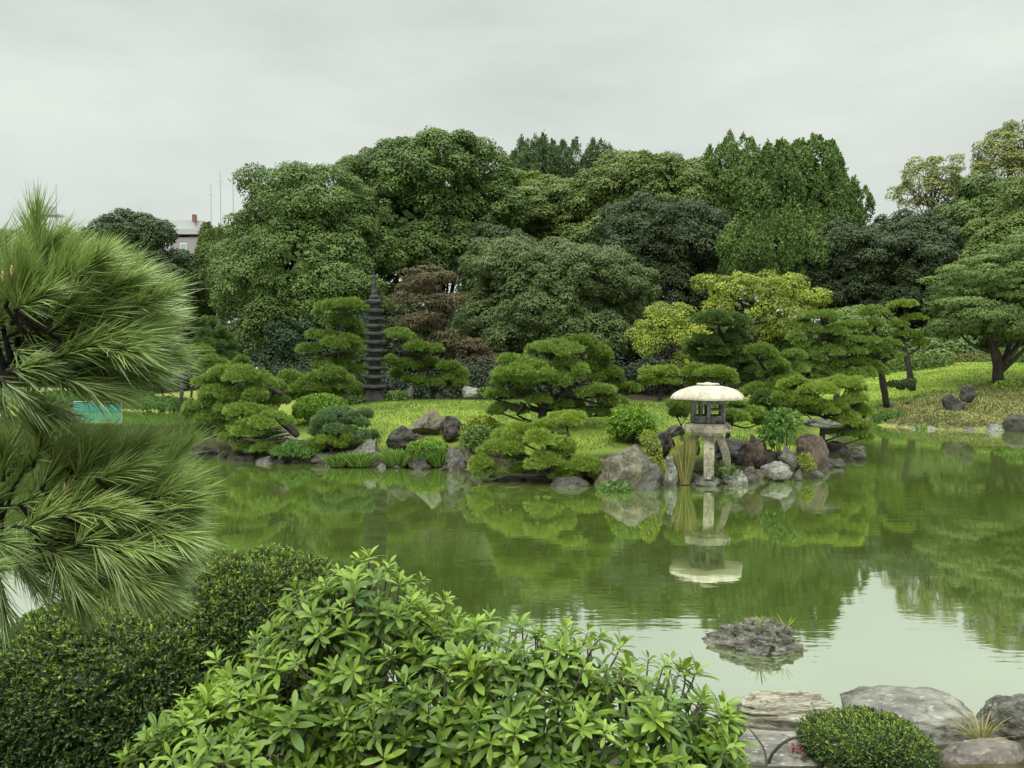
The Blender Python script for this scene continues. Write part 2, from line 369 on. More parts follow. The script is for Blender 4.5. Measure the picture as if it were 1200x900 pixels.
t.links.new(mb_.outputs[0], bp.inputs['Height']); t.links.new(bp.outputs[0], gl.inputs['Normal'])
fr = _n(t, 'ShaderNodeLayerWeight'); fr.inputs['Blend'].default_value = .5
mr = _n(t, 'ShaderNodeMapRange'); mr.inputs['From Min'].default_value = 0; mr.inputs['From Max'].default_value = 1; mr.inputs['To Min'].default_value = .73; mr.inputs['To Max'].default_value = .80
t.links.new(fr.outputs['Facing'], mr.inputs[0])
ms = _n(t, 'ShaderNodeMixShader'); t.links.new(mr.outputs[0], ms.inputs[0]); t.links.new(df.outputs[0], ms.inputs[1]); t.links.new(gl.outputs[0], ms.inputs[2]); t.links.new(ms.outputs[0], out.inputs[0])
mb = MB(); mb.add([(-70, 3.5, 0), (55, 3.5, 0), (55, 48, 0), (-70, 48, 0)], [[0, 1, 2, 3]]); tag(mb.build('pond_water', m), kind='structure')

# ------------------------------------------------------------------ generators
def sublobes(lobes, rng, k=9, core=.84, size=(.30, .46), reach=.74):
    out = []
    for c, r in lobes:
        out.append((c, r * core)); g = r.mean()
        m = max(4, int(k * min(1.8, g / 3.0)))
        for u in rdir(rng, m * 2)[:m]:
            if u[2] < -.6: u[2] *= -.5
            if u[1] > .5: u[1] *= -1
            q = rng.uniform(*size); out.append((c + u * r * reach, np.maximum((r * .55 + g * .45) * q * np.array([1.1, 1, .85]), .35)))
    return out
def crown_leaves(mb, lobes, rng, cr=.8, leaf=(.26, .18), dens=150, flat=.72, style='round', sparse=1.0, back=.3, inner=1.0, sub=9):
    """lobes: (centre, radii). Leaf clumps sit over the lobes; inner leaves close the body of the crown."""
    tips = []; main = lobes
    if sub: lobes = sublobes(lobes, rng, sub)
    LC = np.array([l[0] for l in lobes]); LR = np.array([l[1] for l in lobes])
    for li, (c, r) in enumerate(lobes):
        area = 4 * math.pi * (((r[0] * r[1]) ** 1.6 + (r[0] * r[2]) ** 1.6 + (r[1] * r[2]) ** 1.6) / 3) ** (1 / 1.6)
        n = int(area / (cr * cr * 1.5) * sparse) + 3
        k = np.arange(n) + .5; ph = np.arccos(1 - 2 * k / n); th = math.pi * (1 + 5 ** .5) * k
        u = np.stack([np.cos(th) * np.sin(ph), np.sin(th) * np.sin(ph), np.cos(ph)], 1); u = nrm(u + rng.normal(size=u.shape) * .22)
        u = u[(u[:, 2] > -.8) & ((u[:, 1] < .3) | (rng.random(len(u)) < back))]
        cc = c + u * r * rng.uniform(.76, 1.07, (len(u), 1))
        q = (((cc[:, None] - LC[None]) / LR[None]) ** 2).sum(2); q[:, li] = 9
        ok = q.min(1) > .70; cc, u = cc[ok], u[ok]; m = len(cc)
        if not m: continue
        rc = cr * (.55 + 1.0 * rng.random(m) ** 1.6)
        q0 = (leaf[0] * leaf[1]) / ((leaf[0] * .66) * (leaf[1] * .66))
        cnt = np.maximum((dens * q0 * .85 * (rc / cr) ** 2).astype(int), 8)
        idx = np.repeat(np.arange(m), cnt); N = len(idx)
        v = rdir(rng, N); v = nrm(v + u[idx] * .30 + UP * .55)
        sc = np.array([1, 1, flat])
        if style == 'layer': sc = np.array([1.35, 1.35, .38])
        if style == 'ginkgo': sc = np.array([.62, .62, 1.35])
        rad = rng.uniform(.80, 1.0, N)
        v2 = v
        if style == 'ginkgo':
            tp = 1 - .55 * np.clip(v[:, 2], 0, 1); v2 = v * np.stack([tp, tp, np.ones(N)], 1); rad = rad * np.where(rng.random(N) < .4, .8, 1.0)
        wobl = 1 + .16 * np.sin(v[:, 0] * 6 + idx) * np.sin(v[:, 2] * 7 + v[:, 1] * 5 + idx * 2.1)
        P = cc[idx] + v2 * sc * (rc[idx] * rad * wobl)[:, None]
        nn = nrm(v * 1.0 + UP * .30 + rdir(rng, N) * .42)
        d = np.cross(nn, rdir(rng, N)) + (UP * .9 if style == 'ginkgo' else -UP * .15) + v * .25
        sz = rng.uniform(.65, 1.25, N)
        tint = np.clip(rng.uniform(.1, .6, m)[idx] + rng.uniform(-.10, .22, N), 0, 1)
        blades(mb, P, d, nn, leaf[0] * .66 * sz, leaf[1] * .66 * sz, tint)
        tips.append(cc)
    for c, r in main:
        area = 4 * math.pi * (r[0] * r[2] + r[0] * r[1]) / 2
        ni = int(area * inner / (leaf[0] * leaf[1]) * .26)
        v = rdir(rng, ni); P = c + v * r * rng.uniform(.50, .86, (ni, 1))
        nn = nrm(v + rdir(rng, ni) * .5)
        blades(mb, P, np.cross(nn, rdir(rng, ni)), nn, leaf[0] * 2.4, leaf[1] * 2.8, rng.uniform(0, .5, ni))
    return np.concatenate(tips) if tips else np.zeros((0, 3))

def L_(D, *ls, dep=.8):
    """lobes from photo positions: (px, py, half width px, half height px[, extra distance])"""
    out = []
    for l in ls:
        dd = D + (l[4] if len(l) > 4 else 0); s = dd / FPX
        out.append((at(l[0], l[1], dd), np.array([l[2] * s, max(l[2] * s * dep, .3), l[3] * s])))
    return out
def broadleaf(name, label, cat, D, lobes, mat, seed, cr=.8, leaf=(.26, .18), dens=150, base=None, trunk=.35, bark='bark_dark', group='trees of the wood behind the pond', limbs=6, tpath=None, **kw):
    rng = rg(seed); lb = L_(D, *lobes)
    bx = base if base is not None else lobes[0][0]
    b = at(bx, 445, D); b[2] = gz(b[0], b[1]) - .05
    root = thing(name, label, cat, b, group)
    mb = MB(); tips = crown_leaves(mb, lb, rng, cr, leaf, dens, **kw)
    tm = MB(); c0 = lb[0][0]; top = c0 + np.array([0, 0, lb[0][1][2] * .45])
    pts = [b, b * .6 + c0 * .4 + rng.normal(size=3) * [.25, .1, 0], c0, top] if tpath is None else [b] + [at(q[0], q[1], D) for q in tpath] + [c0]
    tube(tm, pts, trunk, trunk * .25, 10, 5, .08, rng)
    low = catmull(pts, 5)
    if len(tips):
        for k in rng.choice(len(tips), min(limbs, len(tips)), replace=False):
            s = low[int(len(low) * rng.uniform(.35, .85))]; e = tips[k] * .94 + c0 * .06; mid = s * .5 + e * .5 + UP * np.linalg.norm(e - s) * -.06 + rng.normal(size=3) * .2
            tube(tm, [s, mid, e], trunk * .38, trunk * .07, 6, 4, .08, rng)
    tm.build('trunk', M[bark], root, True)
    mb.build('crown', M[mat], root)
    return root

def pad_needles(mb, c, r, rng, D, tint0):
    """one clipped cushion of pine needles: small domes spread over a flat ellipse"""
    nw = max(.010, D * .0010); nl = max(.10, D * .0042); r = r * np.array([1.06, 1.06, 1.42])
    sub = max(.17, min(.40, r[2] * .72)) * rng.uniform(.9, 1.1)
    n = max(5, int(r[0] * r[1] / (sub * sub) * 1.9))
    a = rng.uniform(0, 2 * math.pi, n); q = np.sqrt(rng.uniform(0, 1, n))
    C = np.stack([np.cos(a) * q * max(r[0] - sub * .6, .05), np.sin(a) * q * max(r[1] - sub * .6, .05),
                  (np.sqrt(np.maximum(1 - q * q * .92, 0)) - .45) * r[2] * rng.uniform(.8, 1.1, n)], 1) + c
    sr = sub * rng.uniform(.65, 1.2, n)
    tuft = np.maximum((sr * sr * 2 * math.pi / (nl * nw) * .95).astype(int), 10)
    idx = np.repeat(np.arange(n), tuft); m = len(idx)
    v = rdir(rng, m); v[:, 2] = np.abs(v[:, 2]) - .38; v = nrm(v)
    P = C[idx] + v * (sr[idx] * rng.uniform(.55, .95, m))[:, None] * np.array([1, 1, .7])
    k = 6
    P = np.repeat(P, k, 0); V = np.repeat(v, k, 0); N = len(P)
    d = nrm(V * .8 + UP * .55 + rdir(rng, N) * .65)
    tint = np.clip(np.repeat(rng.uniform(-.12, .12, n)[idx] + rng.uniform(-.15, .15, m), k) + tint0 + rng.uniform(-.12, .12, N), 0, 1)
    blades(mb, P, d, nrm(V + UP * .5 + rdir(rng, N) * .8), nl * rng.uniform(.7, 1.2, N), nw, tint, 'tri')
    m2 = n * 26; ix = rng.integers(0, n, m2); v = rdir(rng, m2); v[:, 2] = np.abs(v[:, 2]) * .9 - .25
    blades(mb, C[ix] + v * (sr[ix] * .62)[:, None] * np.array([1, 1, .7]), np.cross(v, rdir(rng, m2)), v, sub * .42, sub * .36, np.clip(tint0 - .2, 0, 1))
    return C
def pine(label, D, base, path, pads, mat, seed, trunk=.10, bark='bark', group='clipped pines around the pond', name='pine_tree', extra=(), gb=True):
    rng = rg(seed); b = at(base[0], base[1], D)
    if gb: b[2] = gz(b[0], b[1]) - .04
    root = thing(name, label, 'pine tree', b, group); s = D / FPX
    tm = MB(); pts = [b] + [at(q[0], q[1], D + (q[2] if len(q) > 2 else 0)) for q in path]
    tube(tm, pts, trunk, trunk * .45, 9, 5, .12, rng); low = catmull(pts, 6)
    for e in extra:
        tube(tm, [at(q[0], q[1], D - .15) for q in e], trunk * .55, trunk * .18, 7, 5, .15, rng)
    for q in pads:
        dd = D + (q[4] if len(q) > 4 else rng.uniform(-.5, .5)) ; c = at(q[0], q[1], dd); t0 = q[5] if len(q) > 5 else .5
        r = np.array([q[2] * s, max(q[2] * s * .8, .2), q[3] * s])
        mb = MB(); C = pad_needles(mb, c, r, rng, D, t0)
        mb.build('foliage_pad', M[mat] if len(q) <= 6 else M[q[6]], root)
        j = low[np.argmin(((low - (c - UP * r[2])) ** 2).sum(1) + np.maximum(low[:, 2] - c[2] + .05, 0) * 5)]
        e0 = c - UP * r[2] * .35
        tube(tm, [j, (j + e0) / 2 + rng.normal(size=3) * .05 - UP * .04, e0], trunk * .42, trunk * .16, 6, 4, .12, rng)
        for w in rng.choice(len(C), min(5, len(C)), replace=False):
            tube(tm, [e0, (e0 + C[w]) / 2 - UP * .02, C[w] - UP * .03], trunk * .17, trunk * .06, 5, 3, .1, rng)
    tm.build('trunk', M[bark], root, True)
    return root

def bush(label, cat, D, lobes, mat, seed, leaf=(.06, .03), cover=3.0, name='shrub', jit=.1, up=.5, inner=True, group=None, stems=True, basez=None, dep=.85, kind='fold', lump=0, bark='bark_dark'):
    rng = rg(seed); lb = L_(D, *lobes, dep=dep); c0 = lb[0][0]
    b = c0.copy(); b[2] = gz(b[0], b[1]) if basez is None else basez
    root = thing(name, label, cat, b, group); mb = MB()
    for c, r in lb:
        area = 2 * math.pi * ((r[0] * r[1] + r[0] * r[2] + r[1] * r[2]) / 3) * 1.5
        n = int(area * cover / (leaf[0] * leaf[1] * .5))
        v = rdir(rng, n); v = v[v[:, 2] > -.55]; n = len(v)
        f = 1 + lump * (np.sin(v[:, 0] * 9 + v[:, 2] * 7) * np.sin(v[:, 1] * 8 + v[:, 2] * 5 + 1)) * .5
        P = c + v * r * (f * rng.uniform(1 - jit, 1 + jit * .35, n))[:, None]
        ok = np.ones(n, bool)
        for c2, r2 in lb:
            if c2 is not c: ok &= (((P - c2) / r2) ** 2).sum(1) > .7
        P, v = P[ok], v[ok]; n = len(P)
        d = nrm(v * .6 + UP * up + rdir(rng, n) * .9); nn = nrm(v + UP * .4 + rdir(rng, n) * .7)
        cl = (np.sin(P[:, 0] * 17 + seed) * np.sin(P[:, 1] * 15) * np.sin(P[:, 2] * 19)) * .25
        blades(mb, P, d, nn, leaf[0] * rng.uniform(.6, 1.2, n), leaf[1] * rng.uniform(.8, 1.1, n), np.clip(rng.beta(1.3, 1.6, n) + cl, 0, 1), kind)
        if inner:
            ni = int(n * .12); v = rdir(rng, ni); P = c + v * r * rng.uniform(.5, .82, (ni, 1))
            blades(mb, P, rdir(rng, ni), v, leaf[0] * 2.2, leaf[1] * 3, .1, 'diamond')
    if stems:
        tm = MB()
        for c, r in lb:
            for k in range(5):
                e = c + rdir(rng, 1)[0] * r * .55; s0 = b + rng.normal(size=3) * [.06, .06, 0] - UP * .04
                tube(tm, [s0, (s0 + e) / 2 + rng.normal(size=3) * .04, e], max(.012, r[0] * .035), .005, 6, 4, .1, rng)
        tm.build('stem', M[bark], root, True)
    mb.build('foliage', M[mat], root)
    return root

_ico = {}
def ico(sub):
    if sub not in _ico:
        import bmesh
        bm = bmesh.new(); bmesh.ops.create_icosphere(bm, subdivisions=sub, radius=1)
        _ico[sub] = (np.array([v.co[:] for v in bm.verts]), np.array([[v.index for v in f.verts] for f in bm.faces])); bm.free()
    return _ico[sub]
def rock(label, px, py, w, h, D, mat, seed, dep=.8, sub=5, cuts=9, rough=.10, rz=None, boxy=2.0, name='rock', group='rocks along the pond', tilt=0, sink=.25, cat='rock', layered=0, z=None, peak=0):
    """px,py = centre of the part above ground, w,h = its visible size in photo px"""
    rng = rg(seed); s = D / FPX; V, F = ico(sub); V = V.copy()
    ax, az = w * s / 2, h * s / 2; ay = ax * dep
    V = np.sign(V) * np.abs(V) ** (2 / (boxy + .0)) if boxy != 2 else V
    for k in range(cuts):
        n = nrm(rng.normal(size=3) * [1, 1, .8]); o = rng.uniform(.50, .82)
        e = V @ n - o; V -= np.outer(np.maximum(e, 0) * .92, n)
    off = Vector(rng.uniform(-50, 50, 3))
    d = np.array([mnoise.fractal(Vector(v) * 1.6 + off, .9, 2.0, 5) for v in V])
    d2 = np.array([mnoise.ridged_multi_fractal(Vector(v) * 3.2 + off, .9, 2.0, 4, 1, 2) for v in V])
    rad = nrm(V); V = V + rad * (d * rough * 1.6 + (d2 - 1.0) * rough * .45 * -1)[:, None]
    if layered:
        q = np.array([mnoise.noise(Vector((v[0] * 1.2, v[1] * 1.2, v[2] * 9)) + off) for v in V]); V = V + rad * [1, 1, .2] * (q * layered)[:, None]
    if peak:
        V[:, :2] *= (1 - peak * np.clip(V[:, 2:3] + .2, 0, 1.2)); V[:, 0] += peak * .25 * V[:, 2] * rng.choice([-1, 1])
    V = V / np.abs(V).max(0)
    a = rng.uniform(-.4, .4) if rz is None else rz
    V = V * [ax, ay, az * (1 + sink)]
    ct, st = math.cos(tilt), math.sin(tilt); V = V @ np.array([[ct, 0, -st], [0, 1, 0], [st, 0, ct]])
    ca, sa = math.cos(a), math.sin(a); V = V @ np.array([[ca, sa, 0], [-sa, ca, 0], [0, 0, 1]])
    c = at(px, py, D); c[2] -= az * sink
    if z is not None: c[2] = z
    mb = MB(); mb.add(V + c, F)
    o = mb.build(name, M[mat], origin=c, smooth=False)
    o.data.polygons.foreach_set('use_smooth', np.ones(len(F), bool)); return tag(o, label, cat, group)

def blade_clump(label, name, cat, D, px, py, w, h, mat, n, seed, width=.012, spread=.5, droop=.5, group=None, z=None, dep=.8, tint=(0, 1), jit=.22):
    rng = rg(seed); s = D / FPX; c = at(px, py, D); c[2] = gz(c[0], c[1]) - .02 if z is None else z
    mb = MB(); R = w * s / 2; H = h * s
    a = rng.uniform(0, 2 * math.pi, n); q = np.sqrt(rng.uniform(0, 1, n))
    P = c + np.stack([np.cos(a) * q * R, np.sin(a) * q * R * dep, 0 * q], 1) * .55
    o = np.stack([np.cos(a), np.sin(a), 0 * a], 1)
    d = nrm(o * (q * spread)[:, None] + UP + rdir(rng, n) * jit); L = H * rng.uniform(.55, 1.1, n)
    S = nrm(np.cross(d, rdir(rng, n))); rows = []
    for t_, w_ in ((0, .8), (.35, 1), (.7, .75), (1, .05)):
        p_ = P + d * (L * t_)[:, None] + (o * .5 - UP * .45) * (L * droop * t_ ** 2.2)[:, None]
        rows += [p_ - S * width * w_ / 2, p_ + S * width * w_ / 2]
    V = np.stack(rows, 1); i = np.arange(n)[:, None] * 8
    mb.add(V, np.concatenate([i + np.array([0, 1, 3, 2]), i + np.array([2, 3, 5, 4]), i + np.array([4, 5, 7, 6])]), np.repeat(rng.uniform(tint[0], tint[1], n), 8))
    ob = mb.build(name, M[mat], origin=c); return tag(ob, label, cat, group)

# ------------------------------------------------------------------ the wood behind the pond
B = broadleaf
# dark understorey mass below and behind the crowns: a far-off wood nobody could count
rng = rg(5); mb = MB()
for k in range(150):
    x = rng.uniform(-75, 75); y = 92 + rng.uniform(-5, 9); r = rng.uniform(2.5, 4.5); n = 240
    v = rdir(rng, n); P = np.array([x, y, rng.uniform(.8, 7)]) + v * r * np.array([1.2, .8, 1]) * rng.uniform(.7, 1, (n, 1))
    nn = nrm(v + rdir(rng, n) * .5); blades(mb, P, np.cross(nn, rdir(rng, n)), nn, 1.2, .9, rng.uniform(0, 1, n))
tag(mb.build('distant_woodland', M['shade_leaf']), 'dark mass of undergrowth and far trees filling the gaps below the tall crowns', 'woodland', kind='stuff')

B('domed_evergreen_tree', 'dark domed evergreen tree with yellow-green top beside the distant grey building', 'tree', 62,
  [(148, 310, 54, 62), (110, 330, 42, 50, 2), (182, 345, 30, 44, 1), (150, 380, 56, 50), (196, 395, 28, 32), (204, 336, 20, 34, 1)], 'dark_green', 11, cr=.75, leaf=(.30, .20))
B('yellowing_tree', 'low tree with pale yellow top between dark domed evergreen and tallest left tree', 'tree', 66,
  [(246, 305, 14, 38), (228, 352, 26, 40), (262, 330, 26, 60)], 'olive', 12, cr=.65, style='ginkgo')
B('camphor_tree', 'very broad tall green tree rising directly above the left island pines', 'tree', 60,
  [(350, 258, 70, 62), (300, 300, 42, 56, 1), (410, 278, 48, 58, 1), (350, 330, 80, 64, -2), (300, 345, 50, 45, -1), (390, 350, 58, 50, -3), (340, 385, 55, 42, -3)], 'leafy_green', 13, cr=.85, dens=120, trunk=.6, limbs=12)
B('camphor_tree', 'tallest round crowned tree of the skyline with sky holes and dark forked limbs showing', 'tree', 68,
  [(500, 212, 78, 46), (440, 240, 50, 52, 2), (565, 235, 46, 50, 2), (480, 275, 62, 46, -1), (545, 275, 42, 40), (470, 320, 60, 50, -1)], 'leafy_green', 14, cr=.95, leaf=(.34, .22), trunk=.6, limbs=16, tpath=[(520, 400), (512, 320)], inner=.55)
B('small_yellow_tree', 'small bright yellow-green crown peeping out right of the tallest round tree', 'tree', 80,
  [(606, 232, 28, 30), (596, 262, 30, 30)], 'yellow_green', 15, cr=.9, leaf=(.34, .22))
B('redwood_tree', 'feathery dark conifer on the skyline, left spire of the far cluster', 'tree', 98,
  [(622, 208, 26, 40), (607, 215, 16, 26)], 'redwood', 16, cr=1.1, leaf=(.5, .22), dens=90, style='ginkgo')
B('redwood_tree', 'feathery conifer on the skyline, middle spires of the far cluster', 'tree', 99,
  [(656, 206, 26, 38), (642, 204, 14, 32)], 'redwood', 17, cr=1.1, leaf=(.5, .22), dens=90, style='ginkgo')
B('redwood_tree', 'small bluish pointed conifer on the skyline, right end of the far cluster', 'tree', 99,
  [(698, 204, 15, 34), (686, 215, 14, 26)], 'redwood', 18, cr=1.0, leaf=(.5, .22), dens=90, style='ginkgo')
B('elm_tree', 'wide layered olive tree below the feathery skyline conifers', 'tree', 76,
  [(640, 252, 56, 34), (600, 280, 50, 36, 1), (670, 280, 50, 40), (620, 310, 60, 40)], 'olive', 19, cr=.95, leaf=(.36, .2), style='layer')
B('camphor_tree', 'broad knobbly olive-green tree left of the tall ginkgos on the skyline', 'tree', 72,
  [(765, 226, 70, 42), (710, 245, 46, 40, 1), (820, 240, 44, 54, 2), (745, 275, 70, 42, -1)], 'olive', 20, cr=.95, leaf=(.34, .22), trunk=.5)
B('camphor_tree', 'huge olive-grey dome shaped tree in front centre, reaching almost down to the island', 'tree', 56,
  [(645, 345, 92, 68), (590, 350, 58, 58, 1), (712, 352, 54, 60, 1), (570, 385, 36, 44), (640, 390, 88, 48, -2), (715, 392, 48, 46)], 'camphor', 21, cr=.62, leaf=(.24, .15), dens=120, trunk=.5)
B('dark_oak_tree', 'almost black-green tree between the big central dome and the tall ginkgos', 'tree', 64,
  [(775, 285, 62, 50), (735, 275, 40, 34, 2), (815, 330, 48, 60, 1), (775, 355, 52, 60), (835, 300, 30, 50, 2)], 'black_green', 22, cr=.85)
B('ginkgo_tree', 'tall fresh green ginkgo with upright sprays, left of the pair', 'tree', 70,
  [(878, 232, 48, 62), (858, 270, 36, 50), (905, 250, 40, 70), (850, 225, 24, 48, 1)], 'ginkgo', 23, cr=.95, leaf=(.36, .24), dens=110, style='ginkgo', trunk=.4, back=.5)
B('ginkgo_tree', 'tall ginkgo with rounded shoulder sloping down to the right above the dark oaks', 'tree', 73,
  [(940, 225, 46, 56), (970, 262, 38, 62), (935, 280, 50, 50), (985, 280, 22, 62)], 'ginkgo', 24, cr=.95, leaf=(.36, .24), style='ginkgo', trunk=.4, back=.5)
B('ginkgo_tree', 'lower bright green ginkgo crown standing right behind the yellow maple', 'tree', 60,
  [(905, 300, 56, 36), (880, 318, 40, 28), (935, 320, 36, 30)], 'ginkgo', 25, cr=.75, leaf=(.32, .2), style='ginkgo')
B('dark_oak_tree', 'dark grey-green oak, the lower left shoulder of the two right hand oaks', 'tree', 60,
  [(975, 318, 46, 52), (955, 335, 32, 40), (1000, 350, 44, 40)], 'black_green', 26, cr=.62, leaf=(.26, .17), dens=120)
B('dark_oak_tree', 'large dark grey-green knobbly oak dome behind the right bank pines', 'tree', 60,
  [(1060, 302, 66, 58), (1100, 320, 40, 48, 1), (1030, 325, 46, 50), (1065, 350, 62, 44)], 'black_green', 27, cr=.62, leaf=(.26, .17), dens=120)
B('airy_tree', 'thin pale yellowish tree on the skyline with sky showing through its crown', 'tree', 78,
  [(1092, 222, 38, 38), (1125, 240, 36, 34), (1070, 240, 20, 26)], 'pale_yellow', 28, cr=.5, leaf=(.28, .18), dens=40, sparse=.55, inner=0, sub=7, bark='bark', limbs=70, trunk=.20, back=.8)
B('airy_tree', 'tallest pale yellow-green airy tree at the right edge of the skyline', 'tree', 74,
  [(1182, 190, 36, 46), (1160, 220, 30, 36), (1205, 215, 40, 60)], 'pale_yellow', 29, cr=.5, leaf=(.28, .18), dens=42, sparse=.62, inner=0, sub=7, bark='bark', limbs=70, trunk=.20, back=.8)
B('elm_tree', 'mid green tree crown just below the pale skyline trees near the right edge', 'tree', 66,
  [(1150, 258, 54, 42), (1190, 270, 50, 52), (1120, 290, 40, 40)], 'mid_green', 30, cr=.75, leaf=(.30, .2))
B('elm_tree', 'lighter green layered tree at the far right edge above the trunked tree', 'tree', 56,
  [(1185, 300, 52, 50), (1215, 270, 50, 60), (1160, 330, 50, 40)], 'olive', 31, cr=.75, leaf=(.26, .17))
B('maple_tree', 'reddish brown layered maple right of the stone pagoda', 'tree', 50,
  [(504, 328, 26, 18), (484, 352, 24, 16), (516, 358, 26, 16), (498, 378, 28, 12, 0), (518, 398, 18, 8)], 'maple_red', 32, cr=.55, leaf=(.22, .13), dens=70, style='layer', inner=.15, trunk=.13, base=518, bark='bark', limbs=20, back=.7, sparse=.5)
B('maple_tree', 'small dull brown maple low beside the foot of the central dome tree', 'tree', 50,
  [(548, 415, 24, 18), (560, 428, 26, 16)], 'maple_red', 33, cr=.45, leaf=(.22, .13), dens=60, style='layer', inner=.5, trunk=.08)
B('maple_tree', 'bright yellow maple crown, left and lower one, hanging above mushroom pine', 'tree', 42,
  [(772, 386, 24, 24), (800, 378, 20, 18), (760, 402, 14, 16), (815, 400, 16, 20), (806, 425, 16, 20)], 'yellow', 34, cr=.42, leaf=(.17, .12), dens=70, inner=.12, trunk=.14, base=812, bark='bark_dark', limbs=16, back=.7, sparse=.42, sub=10)
B('maple_tree', 'large yellow maple with open crown above the layered pines right of centre', 'tree', 46,
  [(856, 340, 34, 20), (900, 348, 40, 22), (880, 368, 46, 24), (915, 378, 34, 26), (925, 340, 16, 14), (845, 368, 30, 16)], 'yellow', 35, cr=.46, leaf=(.19, .13), dens=62, inner=.10, trunk=.18, base=885, bark='bark_dark', limbs=30, back=.7, sparse=.40, sub=10)
B('maple_tree', 'sparse yellow twigs standing against the dark oak right of large yellow maple', 'tree', 48,
  [(955, 350, 18, 10), (938, 362, 14, 10)], 'yellow', 36, cr=.32, leaf=(.18, .12), dens=40, inner=0, trunk=.08, base=940, limbs=8, sparse=.6, back=.6)
# lower growth in front of the wood
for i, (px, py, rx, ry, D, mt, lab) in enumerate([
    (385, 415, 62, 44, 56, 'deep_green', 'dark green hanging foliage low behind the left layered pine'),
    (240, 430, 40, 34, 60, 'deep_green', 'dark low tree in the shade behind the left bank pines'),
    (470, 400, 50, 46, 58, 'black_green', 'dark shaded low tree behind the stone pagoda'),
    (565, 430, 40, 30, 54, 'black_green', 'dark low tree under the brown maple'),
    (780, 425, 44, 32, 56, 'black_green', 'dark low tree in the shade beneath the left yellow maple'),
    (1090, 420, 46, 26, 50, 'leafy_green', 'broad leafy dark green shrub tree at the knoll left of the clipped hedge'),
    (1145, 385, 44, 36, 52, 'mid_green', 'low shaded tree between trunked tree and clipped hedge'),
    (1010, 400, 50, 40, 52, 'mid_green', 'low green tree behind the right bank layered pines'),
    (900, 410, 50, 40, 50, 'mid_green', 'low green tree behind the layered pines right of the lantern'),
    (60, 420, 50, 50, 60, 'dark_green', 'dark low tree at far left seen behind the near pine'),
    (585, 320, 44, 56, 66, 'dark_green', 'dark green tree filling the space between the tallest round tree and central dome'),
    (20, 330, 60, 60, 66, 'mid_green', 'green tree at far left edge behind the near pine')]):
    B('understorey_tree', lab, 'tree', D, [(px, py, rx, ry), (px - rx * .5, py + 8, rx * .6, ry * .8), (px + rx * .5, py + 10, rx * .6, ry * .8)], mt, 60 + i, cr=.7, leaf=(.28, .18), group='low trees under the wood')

# tree with the thick bare trunk on the right knoll
B('knoll_tree', 'green tree with thick bare leaning trunk on the grassy knoll at right', 'tree', 38,
  [(1178, 338, 72, 38), (1124, 365, 36, 22, .5), (1210, 340, 60, 46), (1150, 374, 50, 20, -1), (1185, 308, 46, 26), (1112, 386, 22, 12, 0), (1190, 385, 46, 16)],
  'mid_green', 41, cr=.46, leaf=(.15, .09), dens=120, style='layer', sparse=.75, trunk=.34, bark='bark', base=1171, tpath=[(1170, 448), (1168, 420), (1160, 385)], limbs=14, group='trees on the banks', back=.6)

# pines on the far banks
pine('dark upright layered pine on left bank in front of the shade', 43, (250, 462), [(248, 430), (247, 400), (247, 380)],
     [(247, 378, 11, 6), (257, 388, 9, 4), (236, 393, 14, 6), (260, 396, 13, 5), (243, 404, 20, 6), (266, 406, 13, 5), (230, 410, 13, 5), (262, 418, 16, 6), (246, 420, 14, 6)], 'pine_dark', 101, trunk=.09)
pine('round padded pine with two dark slim trunks on the left bank', 41, (210, 470), [(214, 450), (216, 436), (222, 420)],
     [(237, 413, 15, 6), (244, 420, 9, 6), (222, 419, 13, 6), (229, 427, 15, 6), (243, 428, 12, 6), (219, 437, 15, 6), (240, 436, 12, 8), (259, 427, 8, 4), (208, 430, 12, 6)], 'pine', 102, trunk=.12, extra=[[(224, 466), (226, 450), (234, 430)]], bark='bark_dark')
pine('tall layered pine directly left of the stone pagoda', 30, (406, 470), [(404, 440), (396, 410), (402, 375)],
     [(404, 361, 31, 8), (374, 368, 8, 5), (398, 381, 26, 10), (416, 394, 14, 10), (382, 397, 24, 9), (366, 412, 15, 9), (398, 405, 30, 9), (418, 408, 12, 8), (406, 421, 17, 7), (378, 427, 17, 7), (392, 432, 26, 8), (420, 438, 14, 8)], 'pine', 103, trunk=.12)
pine('spreading clipped pine between the pagoda and the white boulder', 27.5, (508, 466), [(506, 452), (502, 436), (490, 420)],
     [(468, 394, 20, 7), (494, 413, 24, 11), (478, 431, 22, 8), (506, 432, 26, 9), (532, 436, 14, 11), (528, 448, 17, 8), (458, 425, 10, 6), (460, 440, 11, 6), (508, 451, 22, 6), (485, 447, 14, 5)], 'pine', 104, trunk=.11, extra=[[(506, 452), (520, 462), (534, 466)], [(490, 425), (462, 402), (450, 392), (470, 396)]], bark='bark_dark')
pine('low spreading pine between bright round shrub and pagoda foot', 25.5, (392, 474), [(390, 466), (385, 455)],
     [(340, 449, 21, 12), (326, 458, 14, 9), (386, 441, 20, 8), (362, 456, 26, 10), (404, 453, 22, 9, 0, .75), (384, 462, 18, 7, 0, .75), (418, 460, 12, 8), (350, 466, 18, 8), (420, 472, 14, 7)], 'pine', 105, trunk=.07)
pine('mushroom shaped pine with yellowish round top and slanting bare trunk', 27, (770, 478), [(773, 468), (778, 452)],
     [(768, 441, 18, 10, 0, .8), (786, 440, 14, 9, .2, .6), (776, 449, 22, 6, 0, .4)], 'pine_yellow', 106, trunk=.10, bark='bark_dark')
pine('round topped pine standing directly behind the lantern cap', 24, (838, 474), [(836, 462), (836, 450)],
     [(834, 441, 27, 9, 0, .6), (812, 437, 12, 8, .3), (850, 448, 16, 7), (818, 451, 12, 7)], 'pine_yellow', 107, trunk=.08)
